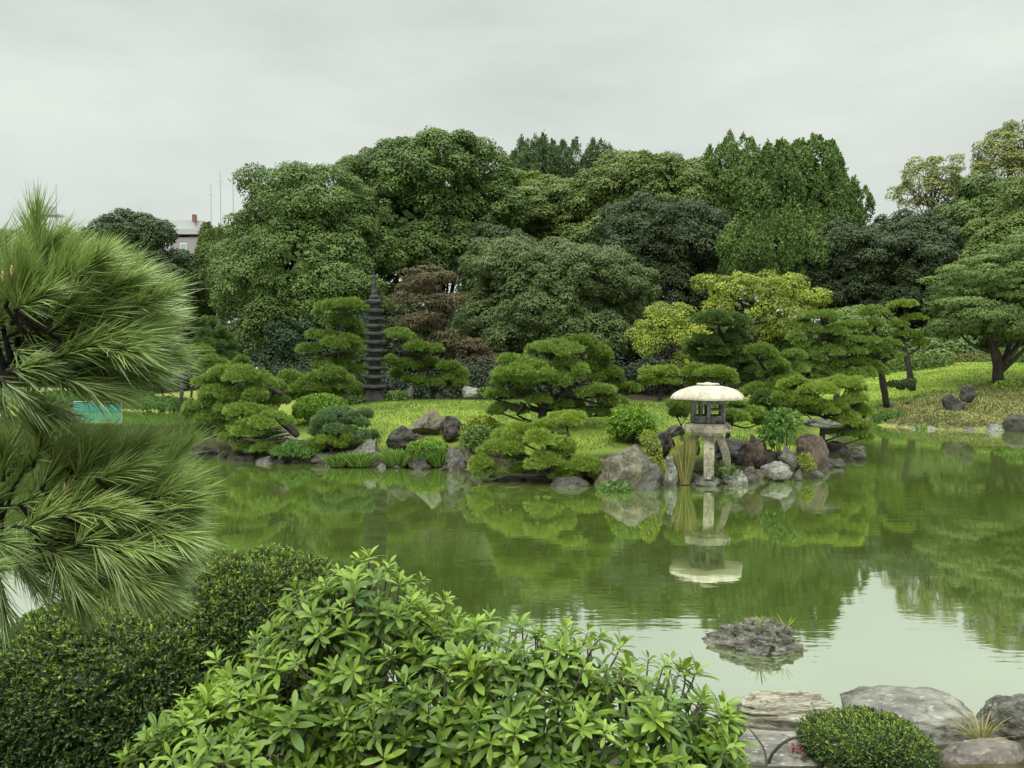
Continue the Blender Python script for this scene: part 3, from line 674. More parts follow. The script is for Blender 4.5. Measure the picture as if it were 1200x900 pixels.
pine('big dark layered pine rising behind the lantern', 29, (858, 474), [(856, 440), (850, 410), (842, 385)],
     [(842, 377, 33, 10), (822, 404, 24, 8), (858, 398, 24, 10), (846, 414, 30, 8), (828, 422, 22, 8), (862, 425, 20, 8), (878, 438, 22, 10), (868, 447, 18, 8), (842, 434, 22, 8), (812, 416, 12, 7), (884, 452, 18, 8)], 'pine_dark', 108, trunk=.15, bark='bark_dark')
pine('green pine with forked dark trunk right of the big layered pine', 27, (890, 476), [(888, 462), (900, 442), (890, 424)],
     [(893, 415, 20, 9), (909, 440, 19, 9), (927, 434, 20, 8), (922, 446, 20, 7), (896, 459, 24, 8), (928, 418, 14, 7), (912, 428, 14, 6), (880, 464, 18, 7), (905, 468, 16, 6)], 'pine', 109, trunk=.12, extra=[[(900, 442), (912, 436), (924, 430)]], bark='bark_dark')
pine('wide tall layered pine of many flat tiers on the channel bank', 34, (978, 462), [(982, 440), (986, 418), (972, 395), (965, 380)],
     [(964, 372, 24, 6), (996, 384, 22, 6), (950, 388, 15, 6), (972, 391, 22, 6), (945, 404, 18, 7), (972, 402, 24, 8), (1008, 402, 24, 6), (970, 414, 24, 7), (948, 420, 18, 7), (1000, 414, 20, 6), (950, 432, 22, 8), (994, 430, 24, 8), (975, 440, 22, 7), (1010, 440, 18, 7), (940, 376, 8, 5), (930, 396, 12, 6)], 'pine', 110, trunk=.14, extra=[[(986, 418), (1000, 410), (1016, 406)]], bark='bark_dark')
pine('slender pine with bare leaning dark trunk at the foot of the knoll', 35, (1040, 459), [(1033, 438), (1030, 415), (1028, 392)],
     [(1024, 385, 16, 8), (1021, 367, 14, 6), (1042, 405, 16, 6), (1012, 398, 12, 5), (1020, 412, 14, 6), (1046, 418, 14, 5), (1014, 430, 16, 7), (1028, 438, 14, 6)], 'pine', 111, trunk=.16, bark='bark_dark')
pine('yellow-topped slender pine with tall bare trunk beside the knoll', 38, (1070, 447), [(1064, 425), (1058, 400), (1058, 375)],
     [(1060, 359, 18, 5, 0, .7), (1072, 375, 15, 5, 0, .7), (1055, 382, 14, 5, 0, .7), (1051, 394, 13, 5, 0, .6), (1036, 369, 8, 4, 0, .7), (1074, 393, 12, 5, 0, .4), (1078, 405, 14, 6, 0, .3)], 'pine_yellow', 112, trunk=.17, bark='bark_dark')
pine('bluish pine in the shade behind the hedge at the right edge', 50, (1178, 425), [(1180, 410), (1182, 395)],
     [(1182, 388, 22, 6), (1160, 400, 14, 5), (1195, 402, 20, 6), (1176, 411, 14, 5), (1205, 392, 18, 6)], 'pine_blue', 113, trunk=.12)

# clipped hedges and shrubs on the banks
bush('long clipped round-topped hedge behind the knoll tree trunk', 'hedge', 47, [(1182, 420, 48, 11), (1215, 419, 40, 12)], 'bush_mid', 201, leaf=(.16, .10), cover=1.6, name='clipped_hedge', stems=False, jit=.05, basez=1.6)
bush('low brownish flat shrub left of the clipped hedge on the crest', 'shrub', 46, [(1136, 424, 24, 9), (1120, 428, 16, 7)], 'grass_tan', 202, leaf=(.14, .08), cover=1.6, stems=False, group='bank shrubs')
bush('dark leafy shrub on the crest behind the two slim pine trunks', 'shrub', 45, [(1078, 430, 34, 16), (1052, 438, 24, 12)], 'leafy_green', 203, leaf=(.20, .12), cover=1.5, stems=False, group='bank shrubs')
bush('dark low creeping shrub between the two slim pine trunks', 'shrub', 36, [(1054, 451, 14, 4), (1064, 449, 8, 4)], 'dark_green', 204, leaf=(.12, .07), cover=1.8, stems=False, group='bank shrubs')
bush('dense mixed shrub with pale flowers over the water at the knoll foot', 'shrub', 32.3, [(1044, 491, 18, 8), (1032, 492, 10, 8), (1062, 494, 12, 6)], 'bush_mid', 205, leaf=(.12, .06), cover=1.8, stems=False, group='bank shrubs')
bush('small green tuft shrub on the waterline left of the right bank rocks', 'shrub', 31, [(1113, 494, 11, 6), (1122, 496, 7, 4)], 'sedge', 206, leaf=(.14, .04), cover=1.8, stems=False, group='bank shrubs')
bush('pale leafy weed at the foot of the thick knoll trunk', 'shrub', 36, [(1176, 453, 12, 6), (1188, 452, 8, 5)], 'bush_bright', 207, leaf=(.12, .07), cover=.7, stems=False, inner=False, group='bank shrubs')
bush('long low waterside shrub band on the left far bank', 'shrub', 41.5, [(190, 473, 26, 7), (165, 475, 22, 6), (215, 474, 14, 6)], 'bush_mid', 208, leaf=(.14, .06), cover=1.6, stems=False, group='bank shrubs')
bush('pale grassy shrub behind the turquoise netting on the far left bank', 'shrub', 45, [(110, 468, 34, 8), (150, 466, 28, 8), (70, 468, 30, 9)], 'bush_mid', 209, leaf=(.16, .07), cover=1.4, stems=False, group='bank shrubs')
for i, (px, py, w, h, D, mt, lab) in enumerate([
    (1119, 474, 24, 30, 31.9, 'rock_dark', 'tall leaning dark stone on the knoll slope'), (1134, 459, 20, 17, 32.6, 'rock_dark', 'small dark stone resting against top of the tall leaning stone'),
    (1062, 474, 13, 8, 35, 'rock_dark', 'small dark boulder above the waterside shrub at knoll foot'), (1046, 476, 12, 6, 35, 'rock_dark', 'flat dark stone left of the small boulder at knoll foot'),
    (1072, 502, 16, 7, 30.2, 'rock_light', 'pale low shore stone, left one below the knoll'), (1090, 503, 22, 8, 30, 'rock_light', 'pale wide shore stone with grass growing before it below the knoll'),
    (1137, 504, 26, 8, 29.6, 'rock', 'flat grey shore stone left of the humped pale one on right bank'), (1164, 502, 27, 13, 29.3, 'rock_light', 'pale humped shore stone beside the dark block at the right bank'),
    (1191, 497, 28, 25, 29, 'rock_dark', 'large dark block stone on the right bank waterline'), (1206, 505, 16, 10, 28.6, 'rock_light', 'small pale stone at the right edge of the picture on the waterline'),
    (223, 472, 26, 8, 41.6, 'rock_light', 'pale flat rock on the far left bank beside the low band of shrubs'), (205, 484, 8, 4, 40.6, 'rock_light', 'tiny pale stone in the water below the left bank shrubs'),
    (553, 459, 24, 13, 26, 'rock_light', 'whitish boulder on the crest of the island lawn'), (478, 464, 12, 26, 25.3, 'rock', 'narrow upright leaning grey stone behind the lawn near pagoda')]):
    rock(lab, px, py, w, h, D, mt, 300 + i, sub=4, tilt=(-.5 if i == 0 else .35 if i == 13 else 0), sink=.3, boxy=2)
blade_clump('thin grass growing in front of the pale wide shore stone', 'grass_tuft', 'grass tuft', 29.6, 1080, 505, 22, 10, 'sedge', 60, 320, .02, .4, .3, z=0.0)

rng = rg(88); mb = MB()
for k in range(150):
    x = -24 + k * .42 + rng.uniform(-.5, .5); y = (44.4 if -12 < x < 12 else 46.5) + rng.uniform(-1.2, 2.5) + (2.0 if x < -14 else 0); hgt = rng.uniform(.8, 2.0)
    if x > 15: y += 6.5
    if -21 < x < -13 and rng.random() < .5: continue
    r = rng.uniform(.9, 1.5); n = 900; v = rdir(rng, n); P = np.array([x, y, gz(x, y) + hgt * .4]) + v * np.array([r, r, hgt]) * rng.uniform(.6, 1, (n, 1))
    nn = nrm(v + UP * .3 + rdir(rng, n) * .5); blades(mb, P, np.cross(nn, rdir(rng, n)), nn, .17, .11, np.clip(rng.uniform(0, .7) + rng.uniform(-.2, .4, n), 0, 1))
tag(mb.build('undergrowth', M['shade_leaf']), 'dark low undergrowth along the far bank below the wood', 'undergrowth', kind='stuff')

# distant building with antennas, rooftop tower at far left
r_ = thing('apartment_building', 'distant grey building with flat white parapet and brick chimney seen over the wood', 'building', (*at(212, 300, 150)[:2], 0))
c = at(205, 300, 150); w = 13.0
mb = MB(); box(mb, (c[0], c[1] + 5, 13.4), (w, 10, 26.8 + .3)); mb.build('wall', plain('grey_render', (.30, .28, .265), .8, .06, .3), r_)
mb = MB(); box(mb, (c[0], c[1] + 5, 28.0), (w + .8, 10.8, 1.0)); box(mb, (c[0] - 1, c[1] + 6, 29.6), (w - 2.5, 7, 2.2)); mb.build('roof', plain('pale_roof', (.40, .41, .40), .7, .06, .5), r_)
for k in range(4):
    for q in range(6):
        wx = c[0] - 4.9 + k * 3.3; wz = 25.0 - q * 3.6 - .2
        mb = MB(); box(mb, (wx, c[1] - .03, wz), (1.3, .10, 2.0)); f = mb.build('window', M['white'], r_)
        mb = MB(); box(mb, (wx, c[1] - .10, wz), (1.05, .05, 1.75)); g = mb.build('pane', M['glass'], r_); g.parent = f
mb = MB(); a = at(223, 253.5, 150); box(mb, (a[0], a[1] + 2, a[2]), (.7, .7, 1.4)); mb.build('chimney', M['brick'], r_)
for px, y0 in ((247, 216), (258, 201), (273, 216), (165, 243)):
    a = at(px, y0, 152); mb = MB(); tube(mb, [(a[0], a[1], 28.5), (a[0], a[1], a[2])], .10, .06, 6, 2, 0)
    tube(mb, [(a[0] - .5, a[1], a[2] - 2), (a[0] + .5, a[1], a[2] - 2)], .05, .05, 5, 2, 0)
    mb.build('antenna', M['steel'], r_)
mb = MB(); box(mb, (c[0] + 5.5, c[1] + 5, 27.0), (7, 6, 3.6)); mb.build('roof', M['steel'], r_)
a = at(53, 300, 150); r_ = thing('rooftop_tower', 'distant building with railed rooftop platform, white pylons and thin mast at the far left', 'building', (a[0], a[1], 0))
mb = MB(); box(mb, (a[0], a[1] + 5, 12.8), (20, 9, 26.5)); mb.build('wall', M['concrete'], r_)
mb = MB(); box(mb, (a[0], a[1] + 2, 31.6), (3.8, 3, .35)); box(mb, (a[0], a[1] + .6, 32.4), (3.8, .06, 1.2)); mb.build('platform', M['steel'], r_)
for dx in (-2.0, -1.2, 1.2):
    mb = MB(); box(mb, (a[0] + dx, a[1] + 2, 29.4), (.35, .35, 6.2 if dx == -2.0 else 4.3)); mb.build('pylon', M['white'], r_)
mb = MB(); t_ = at(62, 213, 150); tube(mb, [(t_[0], a[1] + 1, 31), (t_[0], a[1] + 1, t_[2])], .09, .05, 6, 2, 0); mb.build('mast', M['steel'], r_)

# netted pen at the far left bank
a = at(114, 481, 40.5); r_ = thing('netted_pen', 'turquoise net hung in swags on a low railed frame standing in the water', 'net', (a[0], a[1], 0))
x0, x1 = at(86, 481, 40.5)[0], at(142, 481, 40.5)[0]; n = 4; seg = (x1 - x0) / 2
for k in range(2):
    mb = MB(); nu, nv = 24, 10; G = []
    for j in range(nv + 1):
        for i in range(nu + 1):
            u = i / nu; v = j / nv; z = .52 - v * .5 - (.13 * 4 * u * (1 - u)) * (1 - v) * (.5 + .5 * k)
            G.append((x0 + seg * (k + u), a[1] - .05 * math.sin(u * math.pi) - .03 * math.sin(u * 31 + v * 3) * v, z))
    i_ = (np.arange(nu)[None] + np.arange(nv)[:, None] * (nu + 1)).reshape(-1)
    mb.add(G, np.stack([i_, i_ + 1, i_ + nu + 2, i_ + nu + 1], 1)); mb.build('net_panel', M['net'], r_, True)
for k in range(3):
    mb = MB(); tube(mb, [(x0 + seg * k, a[1] + .05, -.5), (x0 + seg * k, a[1] + .05, .54)], .022, .022, 8, 2, 0); mb.build('post', M['steel'], r_)
mb = MB(); tube(mb, [(x0, a[1] + .02, .55), (x1, a[1] + .02, .53)], .014, .014, 8, 2, 0); mb.build('rail', M['steel'], r_)
a = at(202, 466, 43); mb = MB(); z0 = gz(a[0], a[1]); lathe(mb, (a[0], a[1], z0), [(.08, -.1), (.08, .5), (.06, .55), (.02, .57)], 12)
tag(mb.build('wooden_post', plain('post_rust', (.30, .12, .06), .8), origin=a), 'short reddish post on the far left bank', 'post')

# person walking under the trees
a = at(301, 450, 44); z0 = gz(a[0], a[1]); r_ = thing('person', 'person in dark blue clothes walking in the shade behind the island pines', 'person', (a[0], a[1], z0))
def skin_mesh(name, nodes, edges, mat, parent, sub=2):
    me = bpy.data.meshes.new(name); me.from_pydata([n[:3] for n in nodes], edges, []); o = bpy.data.objects.new(name, me); COL.objects.link(o)
    s = o.modifiers.new('skin', 'SKIN')
    for i, n in enumerate(nodes): me.skin_vertices[0].data[i].radius = (n[3], n[4] if len(n) > 4 else n[3])
    me.skin_vertices[0].data[0].use_root = True
    o.modifiers.new('sub', 'SUBSURF').levels = sub; o.modifiers['sub'].render_levels = sub
    me.materials.append(mat); o.parent = parent; return o
body = [(0, 0, .95, .14, .10), (0, 0, 1.15, .13, .09), (0, 0, 1.38, .17, .10), (0, 0, 1.50, .06), (0, -.01, 1.60, .085, .095), (0, -.01, 1.70, .07, .08),
        (.2, 0, 1.40, .055), (.25, .03, 1.12, .042), (.24, -.1, .90, .033), (-.2, 0, 1.40, .055), (-.25, -.03, 1.12, .042), (-.24, -.14, .92, .033),
        (.09, 0, .86, .085), (.10, -.1, .48, .06), (.10, -.02, .09, .042), (.10, -.16, .04, .04), (-.09, 0, .86, .085), (-.10, .08, .48, .06), (-.10, .25, .12, .042), (-.10, .15, .04, .04)]
skin_mesh('body', body, [(0, 1), (1, 2), (2, 3), (3, 4), (4, 5), (2, 6), (6, 7), (7, 8), (2, 9), (9, 10), (10, 11), (0, 12), (12, 13), (13, 14), (14, 15), (0, 16), (16, 17), (17, 18), (18, 19)], M['skin'], r_)
cl = [(x, y, z, r * 1.14, (q[0] if q else r) * 1.14) for x, y, z, r, *q in [body[i] for i in (0, 1, 2, 6, 7, 9, 10, 12, 13, 14, 16, 17, 18)]]
skin_mesh('clothing', cl, [(0, 1), (1, 2), (2, 3), (3, 4), (2, 5), (5, 6), (0, 7), (7, 8), (8, 9), (0, 10), (10, 11), (11, 12)], M['cloth'], r_)
skin_mesh('hair', [(0, .02, 1.70, .085), (0, .05, 1.62, .075)], [(0, 1)], M['hair'], r_)

# ------------------------------------------------------------------ the island
G1 = 'clipped pines on the island'
pine('large low pine cascading in many pads over the water at the island left tip', 21.3, (346, 515), [(343, 505), (325, 490), (302, 478), (285, 465), (270, 455)],
     [(270, 443, 36, 13, 0, .62), (287, 427, 13, 7, 1.0, .4), (248, 452, 20, 11, .2, .6), (300, 450, 22, 12, .2, .5), (320, 458, 15, 11, .6), (258, 462, 24, 10, -.2, .45), (287, 468, 28, 11, -.2),
      (242, 478, 24, 11, .2), (325, 472, 14, 9, .5), (308, 476, 16, 8), (231, 489, 15, 10, .3, .45), (268, 483, 24, 10, -.3, .6), (248, 495, 20, 11, .1), (236, 510, 18, 9, .3, .4), (262, 508, 16, 10, .1, .4)], 'pine', 121, trunk=.13, bark='bark_dark', group=G1,
     extra=[[(346, 512), (330, 496), (305, 480), (290, 474)], [(330, 462), (318, 455), (306, 452)]])
pine('low pine with pale forked branch hanging over the water left of the bluish pine', 20.4, (372, 519), [(360, 517), (345, 514), (334, 504)],
     [(292, 483, 30, 10, .3, .7), (312, 495, 32, 11, 0, .75), (276, 500, 16, 13, .2, .6), (294, 512, 22, 13, -.1, .6), (312, 527, 22, 8, -.1, .6), (270, 518, 14, 10, .2, .45), (322, 512, 12, 7, .2, .4), (288, 528, 14, 8, 0, .5)], 'pine', 122, trunk=.055, bark='bark_pale', group=G1,
     extra=[[(345, 515), (334, 512), (328, 522)], [(338, 508), (318, 512), (306, 518)]])
pine('bluish rounded pine above the grey rocks left of the lawn', 20.2, (402, 532), [(400, 520), (396, 508)],
     [(398, 488, 26, 8, .2, .6), (380, 500, 16, 9, 0), (431, 491, 12, 8, .3, .55), (414, 497, 20, 10, 0), (396, 509, 22, 9, -.2), (426, 511, 18, 9, -.1, .4), (372, 511, 12, 8, .1)], 'pine_blue', 123, trunk=.06, group=G1)
pine('low yellow-green pine pads right under the bluish rounded pine', 19.9, (388, 534), [(388, 526)],
     [(384, 521, 22, 8, 0, .5), (408, 518, 14, 7, .1, .7), (368, 526, 10, 6, 0, .4)], 'pine_yellow', 124, trunk=.04, group=G1)
pine('wide umbrella shaped pine with curved dark trunk in the middle of the island', 19.3, (634, 496), [(636, 484), (640, 475), (650, 466), (660, 461)],
     [(645, 413, 38, 10, .2, .6), (607, 425, 22, 9, .2, .6), (623, 437, 42, 11, -.1, .68), (662, 433, 28, 10, 0, .6), (596, 450, 23, 11, -.1, .5), (640, 447, 34, 10, -.2, .6), (670, 450, 28, 9, -.1, .6), (700, 461, 24, 9, 0, .55), (718, 474, 15, 9, 0, .55),
      (584, 466, 15, 9, 0), (590, 482, 17, 9, 0, .4), (614, 464, 14, 7, .2, .4), (632, 471, 18, 6, -.2, .45), (664, 477, 26, 7, .2, .5), (696, 485, 18, 7, .1, .45), (606, 484, 14, 8, .1, .4)], 'pine', 125, trunk=.125, bark='bark_dark', group=G1,
     extra=[[(655, 464), (668, 460), (680, 466), (694, 472), (712, 474)], [(640, 476), (622, 468), (604, 462)], [(662, 461), (672, 452), (690, 450)], [(614, 472), (610, 480), (606, 486)]])
pine('taller olive pine standing close behind the umbrella shaped island pine', 22, (692, 488), [(694, 465), (690, 440), (682, 420)],
     [(678, 402, 24, 9, 0, .3), (668, 412, 18, 8, 0, .3), (690, 417, 24, 10, 0, .3), (701, 430, 17, 9, 0, .3), (711, 443, 20, 10, 0, .3), (738, 457, 14, 7, 0, .3), (690, 434, 16, 8, 0, .3), (724, 452, 12, 8, 0, .3)], 'pine_yellow', 126, trunk=.10, group=G1)
pine('bright low spreading pine hanging over the water in front of the umbrella pine', 16.7, (662, 560), [(664, 540), (668, 522), (666, 508)],
     [(664, 495, 30, 10, .5, .8), (640, 502, 18, 8, .5, .7), (606, 513, 28, 12, .4, .75), (624, 508, 18, 9, .5, .7), (584, 531, 26, 14, .1, .65), (562, 548, 18, 10, 0, .55), (641, 525, 30, 16, -.1, .7), (634, 546, 27, 14, -.2, .6), (654, 540, 22, 12, -.1, .6),
      (684, 552, 28, 12, -.2, .5), (664, 556, 18, 10, -.1, .5), (600, 524, 22, 11, .2, .6), (575, 556, 18, 9, 0, .45), (604, 540, 18, 9, .3, .4), (700, 560, 14, 7, -.2, .45), (612, 552, 16, 8, .2, .3)], 'pine_yellow', 127, trunk=.08, bark='bark_dark', group=G1,
     extra=[[(662, 545), (640, 538), (618, 540), (590, 545)], [(660, 548), (630, 556), (600, 556), (575, 556)]])
pine('small dark round pine bush left behind the lantern fire box', 18.6, (800, 508), [(798, 498)], [(797, 474, 15, 9), (793, 486, 14, 8), (806, 484, 12, 8)], 'pine', 128, trunk=.05, group=G1)
pine('low pine sloping to the right just behind the lantern fire box', 18.9, (850, 510), [(856, 500), (862, 490)],
     [(858, 475, 18, 8, 0, .6), (878, 487, 19, 9, 0, .6), (860, 492, 22, 8), (888, 495, 10, 7)], 'pine', 129, trunk=.06, group=G1)
pine('broad yellow-green pine with rolling pads reaching over the water at the island right tip', 20.2, (962, 512), [(965, 498), (968, 486), (975, 476)],
     [(914, 455, 20, 7, .4, .7), (933, 452, 20, 7, .2, .75), (958, 460, 28, 9, -.1, .75), (992, 452, 28, 8, .2, .8), (1009, 459, 15, 7, .3, .7), (942, 471, 22, 9, 0, .6), (946, 484, 22, 7, 0, .5), (972, 481, 22, 9, -.2, .6), (1000, 474, 18, 10, -.1, .65), (918, 466, 14, 7, .2, .5),
      (997, 499, 24, 11, -.2, .5), (1008, 512, 16, 8, -.1, .45), (982, 508, 18, 9, .2, .4), (1012, 487, 12, 8, 0, .55)], 'pine_yellow', 130, trunk=.09, bark='bark_dark', group=G1,
     extra=[[(968, 486), (990, 484), (1012, 470)], [(966, 496), (990, 498), (1008, 506)]])
pine('dark low pine pads between the pale leaved shrub and yellow-green tip pine', 22.5, (905, 492), [(903, 482), (898, 474)],
     [(898, 468, 20, 8), (920, 477, 16, 7), (884, 478, 14, 7), (905, 482, 18, 7)], 'pine_dark', 131, trunk=.07, group=G1, extra=[[(905, 490), (896, 484), (888, 478), (880, 480)]])

SG = 'shrubs on the island'
bush('bright yellow-green round shrub at the left end of the lawn', 'shrub', 22.3, [(376, 478, 30, 15), (392, 484, 18, 10), (360, 484, 16, 11)], 'bush_bright', 231, leaf=(.085, .05), cover=2.4, lump=.12, group=SG)
bush('loose light green shrub beside the wide mossy rock', 'shrub', 18.2, [(739, 496, 24, 18), (726, 502, 14, 13), (756, 503, 12, 14)], 'bush_bright', 232, leaf=(.08, .045), cover=2.0, lump=.2, group=SG)
bush('ivy covered dark green dome shrub left of the low spreading pine', 'shrub', 18.0, [(560, 513, 17, 14), (552, 518, 12, 9)], 'leafy_green', 233, leaf=(.075, .06), cover=2.4, lump=.1, group=SG)
bush('pale broad leaved shrub between the dark rocks right of the lantern', 'shrub', 17.6, [(914, 500, 16, 20), (904, 512, 12, 13), (924, 492, 12, 10)], 'bush_mid', 234, leaf=(.11, .06), cover=1.5, up=.2, lump=.25, group=SG)
bush('dark leafy weed growing on the rocks under the bluish pine', 'shrub', 19.8, [(345, 525, 14, 8), (362, 530, 14, 7), (330, 530, 12, 5)], 'bush_mid', 235, leaf=(.08, .03), cover=1.6, stems=False, group=SG)
bush('golden green low shrub on the slope above the ivy dome', 'shrub', 19.2, [(565, 497, 16, 8), (580, 503, 12, 7), (548, 505, 8, 5)], 'yellow_green', 236, leaf=(.08, .04), cover=1.2, stems=False, group=SG)
bush('leafy weed patch with pale heads below the split pyramid rock', 'shrub', 19.2, [(500, 521, 13, 6), (515, 526, 12, 6), (488, 524, 10, 5)], 'bush_bright', 237, leaf=(.07, .03), cover=1.1, stems=False, group=SG)
bush('climbing weeds hanging over the gap between the wide and the humped grey rocks', 'shrub', 16.2, [(766, 530, 8, 18), (760, 515, 8, 10), (772, 548, 6, 14)], 'yellow_green', 238, leaf=(.065, .04), cover=1.0, stems=False, inner=False, group=SG)
bush('small leafy plants on the waterline under the wide mossy rock', 'shrub', 15.6, [(712, 571, 12, 4), (728, 569, 10, 4)], 'bush_mid', 239, leaf=(.07, .04), cover=.7, stems=False, basez=0, group=SG)
bush('dark fern-like plant between the lantern legs', 'shrub', 16.5, [(848, 550, 9, 8), (858, 555, 7, 5)], 'leafy_green', 240, leaf=(.10, .03), cover=1.4, stems=False, basez=.05, group=SG)
bush('tiny yellow-leaved plant behind the pale mossy rock right of lantern', 'shrub', 17.3, [(943, 540, 7, 7), (948, 547, 5, 4)], 'yellow_green', 241, leaf=(.09, .03), cover=.9, stems=False, basez=.05, group=SG)
bush('dark green low shrub hugging the pagoda base', 'shrub', 25.2, [(466, 466, 14, 7), (420, 470, 10, 6)], 'leafy_green', 242, leaf=(.09, .05), cover=1.8, stems=False, group=SG)
bush('low clipped shrub beside the white boulder', 'shrub', 25.6, [(570, 459, 10, 4)], 'bush_mid', 243, leaf=(.08, .05), cover=2, stems=False, group=SG)

RK = [ # px, py, w, h, D, mat, dep, label
 (500, 493, 48, 32, 20.9, 'rock_brown', .8, 'brown pyramid shaped rock on the island lawn'),
 (527, 498, 34, 26, 20.3, 'rock_dark', .7, 'rounded dark grey rock leaning on the brown pyramid rock'),
 (470, 512, 36, 28, 19.9, 'rock_dark', .7, 'black angular rock below the left side of the lawn'),
 (432, 524, 52, 26, 19.6, 'rock', .7, 'sloping grey rock below the bluish pine'),
 (448, 545, 16, 10, 19.0, 'rock_light', .7, 'small pale pointed stone standing in the water before the sedge'),
 (312, 541, 34, 14, 19.9, 'rock', .6, 'flat grey rock on the waterline under the left low pine'),
 (380, 534, 34, 12, 19.7, 'rock_dark', .6, 'low dark rock on the waterline under the yellow-green pads'),
 (534, 537, 34, 30, 18.5, 'rock', .7, 'grey pointed shore rock left of the low spreading pine'),
 (551, 533, 20, 24, 18.2, 'rock_brown', .7, 'brownish upright rock under the ivy dome'),
 (490, 514, 16, 12, 20.0, 'rock_red', .7, 'small reddish rock beside the black angular rock'),
 (738, 548, 80, 54, 16.0, 'rock_brown', .6, 'wide sloping rock with yellow moss at the water left of the lantern'),
 (758, 556, 34, 48, 15.8, 'rock', .6, 'craggy dark grey rock forming right half of the wide mossy rock'),
 (783, 549, 24, 32, 16.3, 'rock_light', .7, 'humped wrinkled grey rock beside the reeds'),
 (775, 517, 40, 28, 17.3, 'rock_dark', .7, 'dark rock behind the reeds'),
 (792, 503, 26, 12, 18.0, 'rock_dark', .7, 'small black rock above the reeds by the lantern platform'),
 (855, 522, 44, 30, 17.7, 'rock_dark', .7, 'large black rock behind the right lantern leg'),
 (885, 524, 32, 36, 17.6, 'rock_red', .7, 'dark brown squarish rock under the pale broad leaved shrub'),
 (829, 562, 38, 13, 16.35, 'rock', .9, 'low layered rock under the front lantern leg'),
 (862, 559, 34, 18, 16.4, 'rock_light', .8, 'pale rough rock right of the lantern foot'),
 (877, 556, 20, 20, 16.9, 'rock_brown', .8, 'brown rock tucked behind the pale rough rock'),
 (912, 549, 44, 20, 16.9, 'rock_light', .7, 'pale rounded rock with green waterline at right of lantern'),
 (922, 534, 26, 26, 17.2, 'rock', .7, 'pointed grey rock topping the pale rounded rock'),
 (936, 554, 12, 12, 16.9, 'rock', .8, 'small grey stone at right end of the pale rounded rock'),
 (949, 526, 44, 46, 18.2, 'rock_red', .7, 'large reddish brown block at the water right of the pale leaved shrub'),
 (954, 554, 22, 6, 17.3, 'rock', .7, 'flat thin stone just above water right of the pale rocks'),
 (962, 494, 50, 9, 19.4, 'rock', .6, 'long flat grey stone lying above the reddish block'),
 (600, 562, 60, 14, 17.0, 'rock_dark', .5, 'dark shore rock in the shadow under the low spreading pine, left one'),
 (664, 566, 56, 16, 16.2, 'rock_dark', .5, 'dark shore rock in the shadow under the low spreading pine, right one'),
 (810, 520, 20, 24, 17.0, 'rock_dark', .7, 'dark rock directly behind left lantern leg'),
 (900, 536, 26, 20, 17.6, 'rock_dark', .7, 'low black rock between the brown squarish rock and the pale rounded rock'),
 (980, 524, 30, 16, 20.4, 'rock_dark', .7, 'dark shore rock beneath the island tip pine'),
 (810, 557, 22, 16, 16.6, 'rock', .8, 'grey footing rock under the left lantern leg'),
]
for i, (px, py, w, h, D, mt, dp, lab) in enumerate(RK):
    rock(lab, px, py, w, h, D, mt, 400 + i, dep=dp, sub=5, cuts=13, sink=.35, group='rocks on the island', rough=.10 if mt != 'rock_light' else .14, peak={0: .62, 3: .5, 4: .5, 7: .45, 10: .12, 21: .5}.get(i, .15))

# row of small stones edging the island
rng = rg(450); base_st = []
for i in range(3):
    o = rock('small stone in the row edging the island waterline', 600, 560, 30, 14, 17, ('rock_dark', 'rock_dark', 'rock_brown')[i], 451 + i, sub=4, cuts=12, group='small stones edging the island', name='edge_stone'); base_st.append(o)
SP = np.array([(-9.2, 22.4), (-8.4, 21.6), (-7.4, 20.6), (-5.9, 19.8), (-4.6, 19.3), (-2.6, 19.0), (-1.8, 18.9), (-1.2, 18.0), (.9, 16.85), (2.4, 16.2), (3.6, 16.5), (5.1, 16.8), (6.0, 17.7), (7.6, 18.7), (9.2, 20.4), (10.3, 22.6)])
cs = np.r_[0, np.cumsum(np.linalg.norm(np.diff(SP, axis=0), axis=1))]
for k in range(38):
    q = (k + rng.uniform(.1, .9)) / 38 * cs[-1]; x = np.interp(q, cs, SP[:, 0]); y = np.interp(q, cs, SP[:, 1]) + rng.uniform(-.12, .15)
    o = base_st[k % 3] if k < 3 else base_st[k % 3].copy()
    if k >= 3: COL.objects.link(o)
    f = rng.uniform(.5, 1.25); o.location = (x, y, rng.uniform(-.03, .05)); o.rotation_euler = (0, 0, rng.uniform(0, 6.28)); o.scale = (f, f * rng.uniform(.7, 1.1), f * rng.uniform(.7, 1.5))

# long leaved clumps on the shore, reeds at the lantern
for i, (px, py, w, h, lab) in enumerate([
    (420, 545, 40, 17, 'dark sedge tuft under the sloping grey rock'), (465, 542, 34, 20, 'thick green sedge tuft right behind the small pale stone'),
    (490, 543, 34, 20, 'thick green sedge tuft right of centre in the shore fringe'), (515, 543, 30, 19, 'green sedge tuft next to the grey pointed shore rock'), (395, 543, 30, 14, 'short dark sedge tuft under the yellow-green pads')]):
    blade_clump(lab, 'sedge_tuft', 'sedge', 19.0, px, py, w, h * 1.35, 'sedge', 420, 500 + i, .024, .55, .40, 'sedge tufts along the island shore', dep=.5, z=.02)
blade_clump('tall green and straw coloured reeds standing left of the lantern legs', 'reed_tuft', 'reeds', 16.25, 803, 568, 20, 60, 'reed', 300, 520, .014, .10, .12, z=.02, dep=.6, jit=.12)
rng = rg(77)
